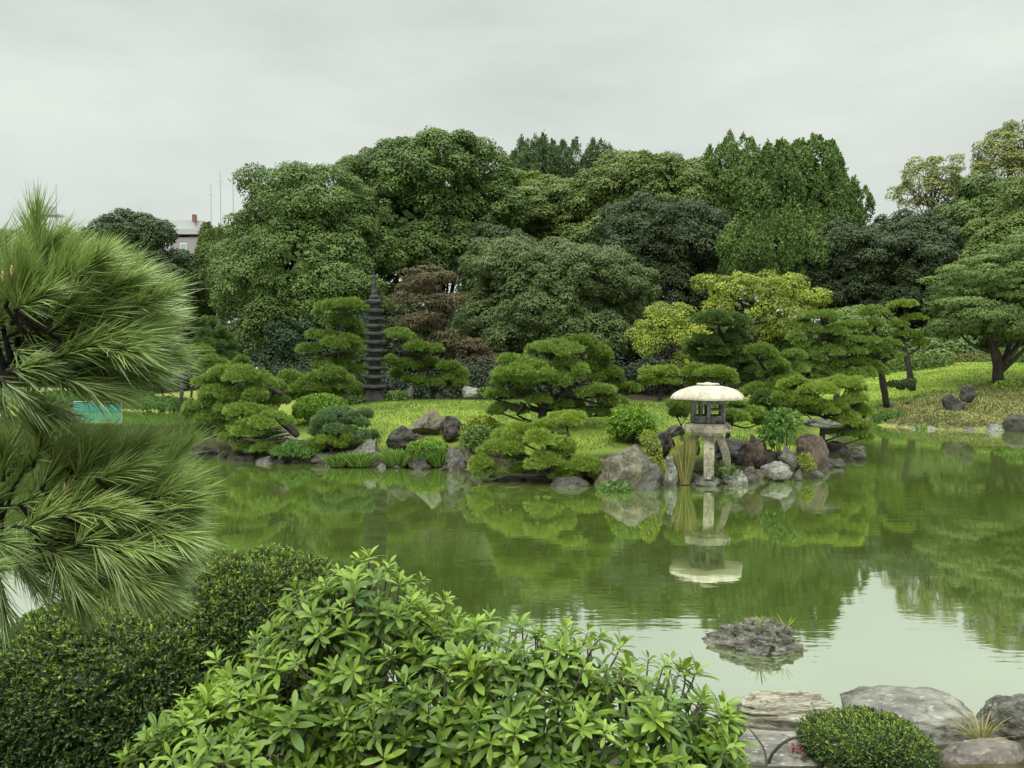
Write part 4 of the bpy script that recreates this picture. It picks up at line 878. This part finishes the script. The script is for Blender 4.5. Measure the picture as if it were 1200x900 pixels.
# grass on the island lawn
n = 120000; X = rng.uniform(-9, 9, n); Y = rng.uniform(16, 29, n); d = sdf(ISLE, X, Y)
k = d > 1.0 + .5 * wob(X, Y); X, Y = X[k], Y[k]; Z = isle_h(X, Y); n = len(X); mb = MB()
P = np.stack([X, Y, Z - .01], 1); dd = nrm(UP + rdir(rng, n) * .45)
blades(mb, P, dd, rdir(rng, n), rng.uniform(.04, .09, n), .018, np.clip(.45 + .35 * wob(X, Y, 1.6) + rng.uniform(-.22, .22, n), 0, 1), 'tri')
tag(mb.build('lawn_grass', M['grass']), 'short bright yellow-green grass covering the island mound', 'grass', kind='stuff')
n = 60000; X = rng.uniform(14, 36, n); Y = rng.uniform(29, 40, n); h = land_h(X, Y); d = -sdf(POND, X, Y)
k = (d > .15) & ((Y - 29.5) < 5.6 + (X - 17) * .45 + wob(X, Y)); X, Y, h = X[k], Y[k], h[k]; n = len(X); mb = MB()
blades(mb, np.stack([X, Y, h - .01], 1), nrm(UP * .8 + rdir(rng, n)), rdir(rng, n) + UP, rng.uniform(.06, .16, n), .06, np.clip(.5 + .3 * wob(X, Y, 1.5) + rng.uniform(-.3, .3, n), 0, 1), 'diamond')
tag(mb.build('bank_ground_cover', M['grass_tan']), 'tan and green creeping ground cover on the slope of the knoll', 'ground cover', kind='stuff')
n = 50000; X = rng.uniform(13, 40, n); Y = rng.uniform(31, 52, n); h = land_h(X, Y); k = (zone(X, Y) < .2) & (h > .2); X, Y, h = X[k], Y[k], h[k]; n = len(X); mb = MB()
blades(mb, np.stack([X, Y, h - .01], 1), nrm(UP + rdir(rng, n) * .5), rdir(rng, n), rng.uniform(.05, .10, n), .035, np.clip(.25 + .2 * wob(X, Y) + rng.uniform(-.25, .25, n), 0, 1), 'tri')
tag(mb.build('knoll_grass', M['grass']), 'mown grass on the knoll at right', 'grass', kind='stuff')

# ---- stone lantern
DL = 16.6; s = DL / FPX; c = at(828.7, 557, DL); cx, cy = c[0], c[1]
zz = lambda y: float(at(828, y, DL)[2])
r_ = thing('stone_lantern', 'snow-viewing stone lantern with pale domed cap on curved legs at the waterside', 'lantern', (cx, cy, zz(560)), None)
R = 43.5 * s
mb = MB(); lathe(mb, (cx, cy, 0), [(R * .55, zz(467.2)), (R * .96, zz(467.6)), (R, zz(466.6)), (R * .995, zz(465)), (R * .955, zz(462.6)), (R * .87, zz(459.4)), (R * .74, zz(456.4)), (R * .56, zz(453.9)), (R * .36, zz(452.3)), (R * .22, zz(451.6)), (.01, zz(451.4))], 72, .2, 6)
mb.build('cap', M['lantern_pale'], r_, True)
mb = MB(); box(mb, (cx, cy, (zz(451.9) + zz(449)) / 2), (21 * s, 21 * s, zz(449) - zz(451.9)), .1, .015); lathe(mb, (cx, cy, 0), [(.09, zz(449.2)), (.085, zz(448.4)), (.03, zz(447.8)), (.005, zz(447.7))], 16); mb.build('finial', M['lantern_pale'], r_, True)
ft, fb = zz(467.4), zz(495.5); hh = ft - fb; Rb = 19 * s; fr_ = MB(); dk = MB()
for k in range(6):
    a0 = k * math.pi / 3 + .35; a1 = a0 + math.pi / 3; p0 = np.array([math.cos(a0), math.sin(a0)]) * Rb; p1 = np.array([math.cos(a1), math.sin(a1)]) * Rb
    ps = MB(); box(fr_, (cx + p0[0], cy + p0[1], fb + hh / 2), (.085, .085, hh - .004), a0, .01)
    mid = (p0 + p1) / 2 * .985; Lx = np.linalg.norm(p1 - p0) - .07; an = math.atan2(*(p1 - p0)[::-1])
    box(fr_, (cx + mid[0], cy + mid[1], fb + hh * .17), (Lx, .07, hh * .32), an, .008); box(fr_, (cx + mid[0], cy + mid[1], ft - hh * .11), (Lx, .07, hh * .20), an, .008)
    if k % 2: box(fr_, (cx + mid[0], cy + mid[1], fb + hh * .56), (.04, .05, hh * .47), an)
    else: box(fr_, (cx + mid[0], cy + mid[1], fb + hh * .56), (Lx, .03, .03), an)
fr_.build('fire_box', M['lantern_dark'], r_)
mb = MB(); Rp = 27.4 * s
lathe(mb, (cx, cy, 0), [(Rp * .80, zz(495.6)), (Rp * .985, zz(497.0)), (Rp, zz(497.8)), (Rp, zz(504.6)), (Rp * .97, zz(505.6)), (Rp * .72, zz(506.2)), (Rp * .66, zz(509.4)), (Rp * .3, zz(510))], 48, .35, 6)
mb.build('platform', M['lantern_mid'], r_)
for k, az in enumerate((-1.75, -.38, 1.20, 2.75)):
    o = np.array([math.cos(az), math.sin(az)]); t_ = np.array([-o[1], o[0]]); mb = MB(); V = []
    zt, zb = zz(509.8), zz(558) ; ns_ = 12
    for j in range(ns_ + 1):
        q = j / ns_; rr = .29 + .16 * math.sin(min(q * 1.5, 1) * math.pi / 2)
        rr_in = rr - .135
        z = zt + (zb - zt) * q; wd = .112 - .012 * q
        for sx, rad in ((-1, rr_in), (1, rr_in), (1, rr), (-1, rr)): V.append((cx + o[0] * rad * 1.08 + t_[0] * wd * sx, cy + o[1] * rad * 1.08 + t_[1] * wd * sx, z))
    F = [[j * 4 + a, j * 4 + (a + 1) % 4, (j + 1) * 4 + (a + 1) % 4, (j + 1) * 4 + a] for j in range(ns_) for a in range(4)] + [[3, 2, 1, 0], [ns_ * 4 + a for a in range(4)]]
    mb.add(V, F); mb.build('leg', M['lantern_mid'], r_)

# ---- pagoda of eleven roofs
DP = 25.3; s = DP / FPX; c = at(439.4, 470, DP); cx, cy = c[0], c[1]; zz = lambda y: float(at(439, y, DP)[2])
r_ = thing('stone_pagoda', 'slim dark stone pagoda with stacked roofs and spire standing on the island', 'pagoda', (cx, cy, gz(cx, cy)))
rot = .12
mb = MB(); w = 20 * s; box(mb, (cx, cy, (zz(456) + zz(476)) / 2), (w, w, zz(456) - zz(476)), rot, .015); mb.build('base', M['pagoda'], r_)
ys = [354, 364.5, 373.5, 382, 391, 401, 411, 421, 431, 441.5, 453]
for k, y in enumerate(ys):
    q = k / 10; W2 = (20.5 + 6.5 * min(1, q * 1.5)) * s / 2; w2 = W2 * .58; nxt = ys[k + 1] if k < 10 else 461; rl = []
    for half, z_, up_ in ((w2 * .98, y + 2.8, 0), (W2 * .95, y + 2.1, .6), (W2, y + 1.6, 1.3), (W2, y - .3, 1.3), (W2 * .80, y - 1.5, .2), (w2 * .98, y - 2.9, 0)):
        for i in range(4):
            for f in (0, .5):
                cor = [(-1, -1), (1, -1), (1, 1), (-1, 1)]; a_, b_ = np.array(cor[i]), np.array(cor[(i + 1) % 4]); p_ = (a_ + (b_ - a_) * f) * half
                zc = zz(z_) + (up_ * .035 if f == 0 else 0)
                rl.append((cx + p_[0] * math.cos(rot) - p_[1] * math.sin(rot), cy + p_[0] * math.sin(rot) + p_[1] * math.cos(rot), zc))
    F = [[j * 8 + a, j * 8 + (a + 1) % 8, (j + 1) * 8 + (a + 1) % 8, (j + 1) * 8 + a] for j in range(5) for a in range(8)] + [list(range(8))[::-1], [40 + a for a in range(8)]]
    mb = MB(); mb.add(rl, F[:40]); b0 = 0; mb.f[8] = [np.array(F[40:])]; mb.build('roof', M['pagoda'], r_)
    top = y + 2.8; bot = nxt - 2.9 if k < 10 else 457
    if bot > top: mb = MB(); box(mb, (cx, cy, (zz(top - .2) + zz(bot + .2)) / 2), (w2 * 1.75, w2 * 1.75, zz(top - .2) - zz(bot + .2)), rot); mb.build('storey', M['pagoda'], r_)
mb = MB(); prof = [(6.0, 350.6), (6.0, 347), (4.5, 346.5), (3.2, 345), (4.6, 343), (3.2, 341.2)]
for k in range(6): y = 340.5 - k * 2.3; prof += [(3.1 - k * .12, y), (2.5 - k * .12, y - 1.2)]
prof += [(2.2, 326.4), (2.8, 325), (2.3, 323), (.6, 322), (.1, 321.6)]
lathe(mb, (cx, cy, 0), [(a * s, zz(b)) for a, b in prof], 24); mb.build('spire', M['pagoda'], r_, True)

# ------------------------------------------------------------------ foreground
rock('craggy black and cream rock rising alone from the open water', 890, 746, 128, 54, 7.0, 'rock_near', 601, dep=.62, sub=6, cuts=8, rough=.16, group='rocks at the near shore', sink=.45, layered=.13, rz=.05, peak=.15)
rng = rg(9)
a = at(905, 724, 7.1)
for i, (px, n, lab) in enumerate([(905, 26, 'tiny yellow-flowered weed on top of the lone water rock, larger tuft'), (934, 12, 'tiny yellow weed near right end of the lone water rock')]):
    blade_clump(lab, 'rock_weed', 'weed', 6.95, px - 14, 733, 40 if i == 0 else 16, 16, 'yellow_green', n, 610 + i, .006, 1.2, .2, 'weeds on the lone water rock', z=float(at(px, 733, 6.95)[2]))
rock('pale cream log-like stone with long grain on the near shore', 934, 833, 156, 40, 5.35, 'log_stone', 602, dep=.34, sub=6, cuts=4, rough=.07, boxy=3.2, rz=-.10, group='rocks at the near shore', sink=.3, layered=.16)
rock('big flat grey boulder behind the small round bush', 1056, 842, 172, 62, 5.45, 'slab_near', 603, dep=.60, sub=6, cuts=7, rough=.05, boxy=3.2, rz=-.18, group='rocks at the near shore', sink=.35, tilt=-.04)
rock('mottled boulder with cream streaks at the right edge of the near shore', 1192, 838, 118, 84, 5.35, 'rock_near', 604, dep=.8, sub=6, cuts=9, rough=.06, boxy=2.6, rz=.2, group='rocks at the near shore', sink=.35)
rock('smooth dark brown boulder in the bottom right corner', 1166, 902, 140, 62, 4.55, 'brown_near', 605, dep=.7, sub=6, cuts=4, rough=.05, boxy=2.4, group='rocks at the near shore', sink=.3)
rock('flat pale paving-like slab below the log stone', 912, 886, 130, 34, 4.85, 'slab_near', 606, dep=1.0, sub=6, cuts=3, rough=.03, boxy=4.0, rz=.05, group='rocks at the near shore', sink=.6, z=.03)
rock('orange brown small stone at the foot of the small round bush', 985, 899, 40, 22, 4.5, 'rock_brown', 607, sub=5, group='rocks at the near shore')
rock('grey stone at the foot of the small round bush by its stems', 1050, 896, 60, 22, 4.55, 'rock', 608, sub=5, group='rocks at the near shore')
rock('dark rock in the bottom left corner under the big dome bush', 0, 908, 60, 34, 3.2, 'brown_near', 609, sub=5, group='rocks at the near shore')
blade_clump('yellow-green grass tuft growing between flat boulder and streaked boulder', 'grass_tuft', 'grass tuft', 5.0, 1150, 876, 34, 44, 'reed', 70, 620, .006, .9, .6, z=.10)
blade_clump('thin grass blades at bottom right before the brown boulder', 'grass_tuft', 'grass tuft', 4.4, 1115, 905, 26, 24, 'reed', 22, 621, .005, .9, .6, z=.15)
blade_clump('grass blades at the foot of the small round bush', 'grass_tuft', 'grass tuft', 4.45, 1000, 905, 70, 26, 'sedge', 90, 622, .006, .9, .6, z=.14)
# bent dry stem over the slab
mb = MB(); tube(mb, [at(897, 905, 4.6), at(905, 884, 4.62), at(922, 868, 4.65), at(945, 861, 4.7)], .011, .007, 8, 6, .1)
tag(mb.build('dead_stem', M['bark'], origin=at(897, 905, 4.6), smooth=True), 'dark reddish bare stem arching over the pale slab', 'stem')
mb = MB(); tube(mb, [at(899, 905, 4.58), at(896, 880, 4.6), at(885, 862, 4.62), at(874, 850, 4.66)], .008, .004, 8, 6, .1)
tag(mb.build('dead_stem', M['bark_pale'], origin=at(899, 905, 4.58), smooth=True), 'pale bleached thin stem arching left over the slab', 'stem')
rng = rg(31); mb = MB(); n = 40; P = at(937, 876, 4.72) + rng.normal(size=(n, 3)) * [.035, .03, .012]
blades(mb, P, rdir(rng, n), rdir(rng, n) + UP, .035, .014, rng.uniform(0, 1, n), 'fold')
tag(mb.build('red_leaf_sprig', fol('red_sprig', (.14, .03, .03), (.32, .08, .07)), origin=at(937, 876, 4.72)), 'small dull red leaf sprig lying on the pale slab', 'sprig')
# small round bush
def fine_bush(label, D, lobes, seed, mats, leaf, n_per, name='clipped_bush', dep=.85, base_px=None, lump=.05):
    rng = rg(seed); lb = L_(D, *lobes, dep=dep); c0 = lb[0][0]; b = c0.copy(); b[2] = gz(b[0], b[1])
    root = thing(name, label, 'bush', b, 'clipped round bushes in the foreground')
    mbs = [MB(), MB()]
    for c, r in lb:
        area = 4 * math.pi * ((r[0] * r[1] + r[0] * r[2] + r[1] * r[2]) / 3); n = int(area * n_per)
        v = rdir(rng, n); v = v[(v[:, 2] > -.75) & (v[:, 1] < .55)]; n = len(v)
        f = 1 + lump * np.sin(v[:, 0] * 9 + v[:, 2] * 6 + seed) * np.sin(v[:, 2] * 13 + v[:, 1] * 7) + lump * .5 * np.sin(v[:, 0] * 31) * np.sin(v[:, 2] * 29)
        P = c + v * r * (f * (1.02 - .13 * rng.random(n) ** 1.5) + (rng.random(n) < .01) * .04)[:, None]; ok = np.ones(n, bool)
        for c2, r2 in lb:
            if c2 is not c: ok &= (((P - c2) / r2) ** 2).sum(1) > .86
        P, v = P[ok], v[ok]; n = len(P)
        # each sprig: a short stalk of paired leaves pointing outwards
        ax = nrm(v * .8 + UP * .45 + rdir(rng, n) * .7); k = 6; sp = np.repeat(np.arange(n), k); j = np.tile(np.arange(k), n)
        new = (rng.random(n) < np.clip(.05 + .8 * np.maximum(v[:, 2], 0) ** 1.3, 0, .9) * .75)
        side = nrm(np.cross(ax, rdir(rng, n)))
        d = nrm(ax[sp] * .8 + side[sp] * np.where(j % 2, 1, -1)[:, None] * .75 + rdir(rng, n * k) * .3)
        Pl = P[sp] + ax[sp] * (j * leaf[0] * .22)[:, None]; nn = nrm(ax[sp] + rdir(rng, n * k) * .5)
        tint = np.clip(rng.uniform(0, .6, n)[sp] + rng.uniform(0, .4, n * k), 0, 1)
        for m_, sel in ((0, ~new[sp]), (1, new[sp])):
            blades(mbs[m_], Pl[sel], d[sel], nn[sel], leaf[0] * rng.uniform(.7, 1.1, sel.sum()), leaf[1], tint[sel], 'fold')
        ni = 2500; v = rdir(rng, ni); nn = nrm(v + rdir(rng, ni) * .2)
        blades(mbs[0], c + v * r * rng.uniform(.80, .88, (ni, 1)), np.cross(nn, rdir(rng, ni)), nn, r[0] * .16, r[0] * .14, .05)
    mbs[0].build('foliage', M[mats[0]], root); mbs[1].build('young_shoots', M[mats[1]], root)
    tm = MB()
    for q in range(9):
        e = c0 + rng.normal(size=3) * lb[0][1] * [.5, .3, .1]; s0 = b + rng.normal(size=3) * [.08, .06, 0]; s0[2] = gz(s0[0], s0[1]) - .03
        tube(tm, [s0, (s0 + e) / 2 + rng.normal(size=3) * .02, e], .012, .005, 6, 4, .1, rng)
    tm.build('stem', M['bark'], root, True); return root
fine_bush('small low round bush with fine leaves in front of the flat grey boulder', 4.7, [(1012, 866, 60, 24), (976, 869, 32, 20), (1052, 873, 32, 19)], 630, ('box_leaf', 'box_leaf_new'), (.022, .009), 6500)
fine_bush('big clipped dome bush under the near pine with yellow-green young shoots on top', 3.45, [(160, 800, 150, 112, -.1), (90, 825, 112, 112, -.2), (250, 765, 130, 108, .1), (318, 745, 108, 96, .1), (372, 790, 76, 84, .1), (60, 880, 110, 80, -.2)], 631, ('box_leaf', 'box_leaf_new'), (.019, .0085), 8500, lump=.035)

# glossy leaved shrub: whorls of lance-shaped leaves on branching stems
rng = rg(640)
lobes = L_(2.7, (430, 790, 112, 118), (360, 850, 130, 100, -.1), (545, 850, 140, 108, -.2), (640, 862, 120, 118, -.3), (740, 890, 112, 108, -.35), (810, 930, 60, 80, -.35), (260, 905, 100, 72, -.35), dep=.7)
c0 = lobes[2][0].copy(); root = thing('glossy_shrub', 'large glossy green shrub with whorled lance-shaped leaves across the bottom centre', 'shrub', (c0[0], c0[1] + .1, gz(c0[0], c0[1])))
fresh, old, wood = MB(), MB(), MB(); tips = []
for li, (c, r) in enumerate(lobes):
    area = 4 * math.pi * ((r[0] * r[1] + r[0] * r[2] + r[1] * r[2]) / 3)
    for layer, (f0, f1, dn) in enumerate(((.80, 1.13, 250), (.60, .78, 230))):
        n = int(area * dn); v = rdir(rng, n); v = v[(v[:, 2] > -.6) & (v[:, 1] < .5)]; n = len(v)
        P = c + v * r * rng.uniform(f0, f1, (n, 1)); ok = np.ones(n, bool)
        for lj, (c2, r2) in enumerate(lobes):
            if lj != li: ok &= (((P - c2) / r2) ** 2).sum(1) > (.80 if layer == 0 else .5)
        for p_, v_ in zip(P[ok], v[ok]): tips.append((p_, v_, layer, c))
for p_, v_, layer, c in tips:
    ax = nrm(v_ * .55 + UP * .75 + rng.normal(size=3) * .22); e1 = nrm(np.cross(ax, rng.normal(size=3))); e2 = np.cross(ax, e1)
    k = int(rng.integers(7, 13)); th = np.arange(k) * 2.4 + rng.uniform(0, 6); fr_ = np.arange(k) / k          # lower leaves spread, upper ones stand up
    el_ = np.radians(rng.uniform(-5, 20) + fr_ * 62 + rng.normal(size=k) * 8); o = np.cos(th)[:, None] * e1 + np.sin(th)[:, None] * e2
    D_ = o * np.cos(el_)[:, None] + ax * np.sin(el_)[:, None]; D_ = nrm(D_ - UP * (.10 if layer == 0 else .35)); N_ = nrm(ax * np.cos(el_)[:, None] - o * np.sin(el_)[:, None] + rng.normal(size=(k, 3)) * .12)
    P_ = p_ + ax * (fr_ * .028)[:, None] + o * .003; size = rng.uniform(.55, 1.15)
    L = (.078 - .034 * fr_) * size * rng.uniform(.75, 1.15, k); t0 = rng.uniform(.0, .55) if layer == 0 else rng.uniform(0, .2)
    tint = np.clip(t0 + fr_ * .38 + rng.uniform(-.1, .1, k), 0, 1) if layer == 0 else np.clip(t0 + rng.uniform(0, .2, k), 0, 1)
    blades(fresh, P_, D_, N_, L, L * .31, tint, 'leaf')
    if rng.random() < .05 and layer == 0:
        old = MB(); blades(old, p_[None] - ax * .02, nrm(o[:1] - UP * .8), N_[:1], rng.uniform(.04, .07), .018, rng.random(), 'leaf'); old.build('yellowed_leaf', M['old_leaf'], root, True)
    st = p_ - ax * .07 - (p_ - c) * .10
    tube(wood, [st, p_ - ax * .03, p_ + ax * .01], .0036, .0024, 5, 3, .05, rng)
b = np.array(root.location)
for c, r in lobes:
    s0 = b + rng.normal(size=3) * [.05, .05, 0]
    tube(wood, [s0, s0 * .5 + c * .5 - UP * .1, c], .022, .014, 8, 5, .12, rng)
    for q in range(16):
        v = rdir(rng, 1)[0]; v[2] = abs(v[2]) * .8 - .2; v[1] = -abs(v[1]); e = c + v * r * .9
        tube(wood, [c + v * r * .05 - UP * .03, c + v * r * .5 - UP * .05 + rng.normal(size=3) * .02, e], .011, .005, 7, 5, .12, rng)
wood.build('stem', M['bark_pale'], root, True); fresh.build('foliage', M['near_leaf'], root, True)

# near black pine boughs at the left
def bough(label, name, D, centre, shoots, seed, axis_path, tipsets, L=(.068, .100), wd=.0018):
    """shoots: (px, py, dx, dy, spread px, count); every shoot is a brush of needles along a twig"""
    rng = rg(seed); c = at(*centre, D); root = thing(name, label, 'pine branch', c, 'pine boughs hanging in from the left')
    nd, wood = MB(), MB(); tube(wood, [at(q[0], q[1], D + .05) for q in axis_path], .024, .010, 10, 6, .16, rng)
    ap = catmull([at(q[0], q[1], D + .05) for q in axis_path], 8)
    for (px, py, dx, dy, spr, cnt, tnt) in shoots:
        px -= max(0, (px - 60)) * .17
        for _ in range(cnt):
            q = rng.normal(size=2) * spr; dd = D + rng.uniform(-.14, .22); p = at(px + q[0], py + q[1], dd)
            ax = nrm(np.array([dx, rng.uniform(-.5, .15), -dy]) + rng.normal(size=3) * .13)
            j = ap[np.argmin(((ap - p) ** 2).sum(1))]
            if rng.random() < .5: tube(wood, [j, (j + p) / 2 - UP * .01, p], .006, .0035, 6, 4, .15, rng)
            sl = rng.uniform(.05, .085); tube(wood, [p, p + ax * sl], .0038, .0025, 6, 2, .05, rng)
            n = int(rng.integers(120, 165)); t_ = rng.uniform(.0, 1, n); th = rng.uniform(0, 6.283, n)
            e1 = nrm(np.cross(ax, UP + .1)); e2 = np.cross(ax, e1); o = np.cos(th)[:, None] * e1 + np.sin(th)[:, None] * e2
            an = np.radians(rng.uniform(6, 42, n) * (1.1 - .6 * t_)); Dn = nrm(ax * np.cos(an)[:, None] + o * np.sin(an)[:, None] + rng.normal(size=(n, 3)) * .06 - UP * .02)
            tint = np.clip(tnt + rng.uniform(-.12, .12) + rng.normal(size=n) * .13, 0, 1)
            blades(nd, p + ax * (sl * t_)[:, None], Dn, UP * 1.0 + np.array([0, -.5, 0]) + rdir(rng, n) * .9, rng.uniform(*L, n), wd, tint, 'needle')
    wood.build('branch', M['bark_dark'], root, True); nd.build('needles', M['near_needle'], root)
    for px, py in tipsets:
        mb = MB(); p = at(px, py, D - .1); lathe(mb, p, [(.001, -.008), (.0022, -.005), (.0026, 0), (.002, .007), (.0004, .011)], 10); mb.build('bud', plain('bud', (.50, .32, .18), .7), root, True)
    return root
# upper bough: shoots (px, py, direction in the picture, scatter, count, tint)
UPB = [(142, 388, 1, -.25, 13, 12, .6), (146, 410, 1, .0, 12, 12, .55), (118, 372, .9, -.4, 13, 12, .6), (92, 352, .8, -.55, 14, 12, .6), (60, 338, .6, -.7, 14, 9, .55), (44, 310, .12, -1.1, 4, 2, .65),
       (20, 345, .5, -.7, 20, 13, .55), (70, 380, .9, -.5, 20, 16, .55), (20, 390, .9, -.45, 22, 13, .5), (95, 405, 1, -.25, 20, 14, .5), (30, 422, 1, -.1, 20, 11, .45), (100, 422, 1, .15, 16, 10, .45),
       (60, 434, .9, .35, 16, 4, .4), (128, 424, 1, .3, 10, 5, .45), (0, 436, .6, .6, 18, 3, .35), (-40, 350, .4, -.7, 22, 10, .55), (-60, 420, .4, -.3, 28, 9, .45)]
bough('upper dense brush of long pine needles reaching in from the left edge', 'pine_bough', 1.42, (20, 430), UPB, 701, [(-220, 470), (-80, 450), (20, 442), (70, 440), (120, 418), (150, 396)], [(3, 325), (14, 318)])
LOB = [(186, 598, 1, -.2, 12, 12, .6), (178, 576, .9, -.5, 12, 11, .65), (182, 620, 1, .1, 12, 12, .6), (140, 566, .8, -.6, 16, 13, .65), (95, 572, .65, -.7, 18, 12, .65), (40, 572, .6, -.7, 20, 12, .65), (-20, 580, .5, -.7, 22, 11, .65),
       (115, 604, .9, -.45, 20, 15, .82), (50, 618, .9, -.4, 22, 15, .9), (90, 636, 1, -.15, 20, 15, .85), (145, 636, 1, .15, 18, 13, .7), (160, 652, .9, .5, 12, 9, .55), (10, 642, .9, -.1, 22, 11, .7), (110, 656, .9, .5, 16, 8, .55), (20, 655, .4, .7, 16, 2, .4), (60, 660, .5, .8, 14, 3, .4), (-50, 630, .4, .1, 26, 9, .55),
       (185, 640, 1, .35, 10, 6, .55), (20, 528, .3, -.4, 22, 4, .35)]
bough('lower yellow-green brush of long pine needles above the clipped bushes', 'pine_bough', 1.5, (0, 640), LOB, 702, [(-220, 690), (-90, 660), (0, 648), (60, 645), (120, 625), (170, 600)], [(76, 572)])
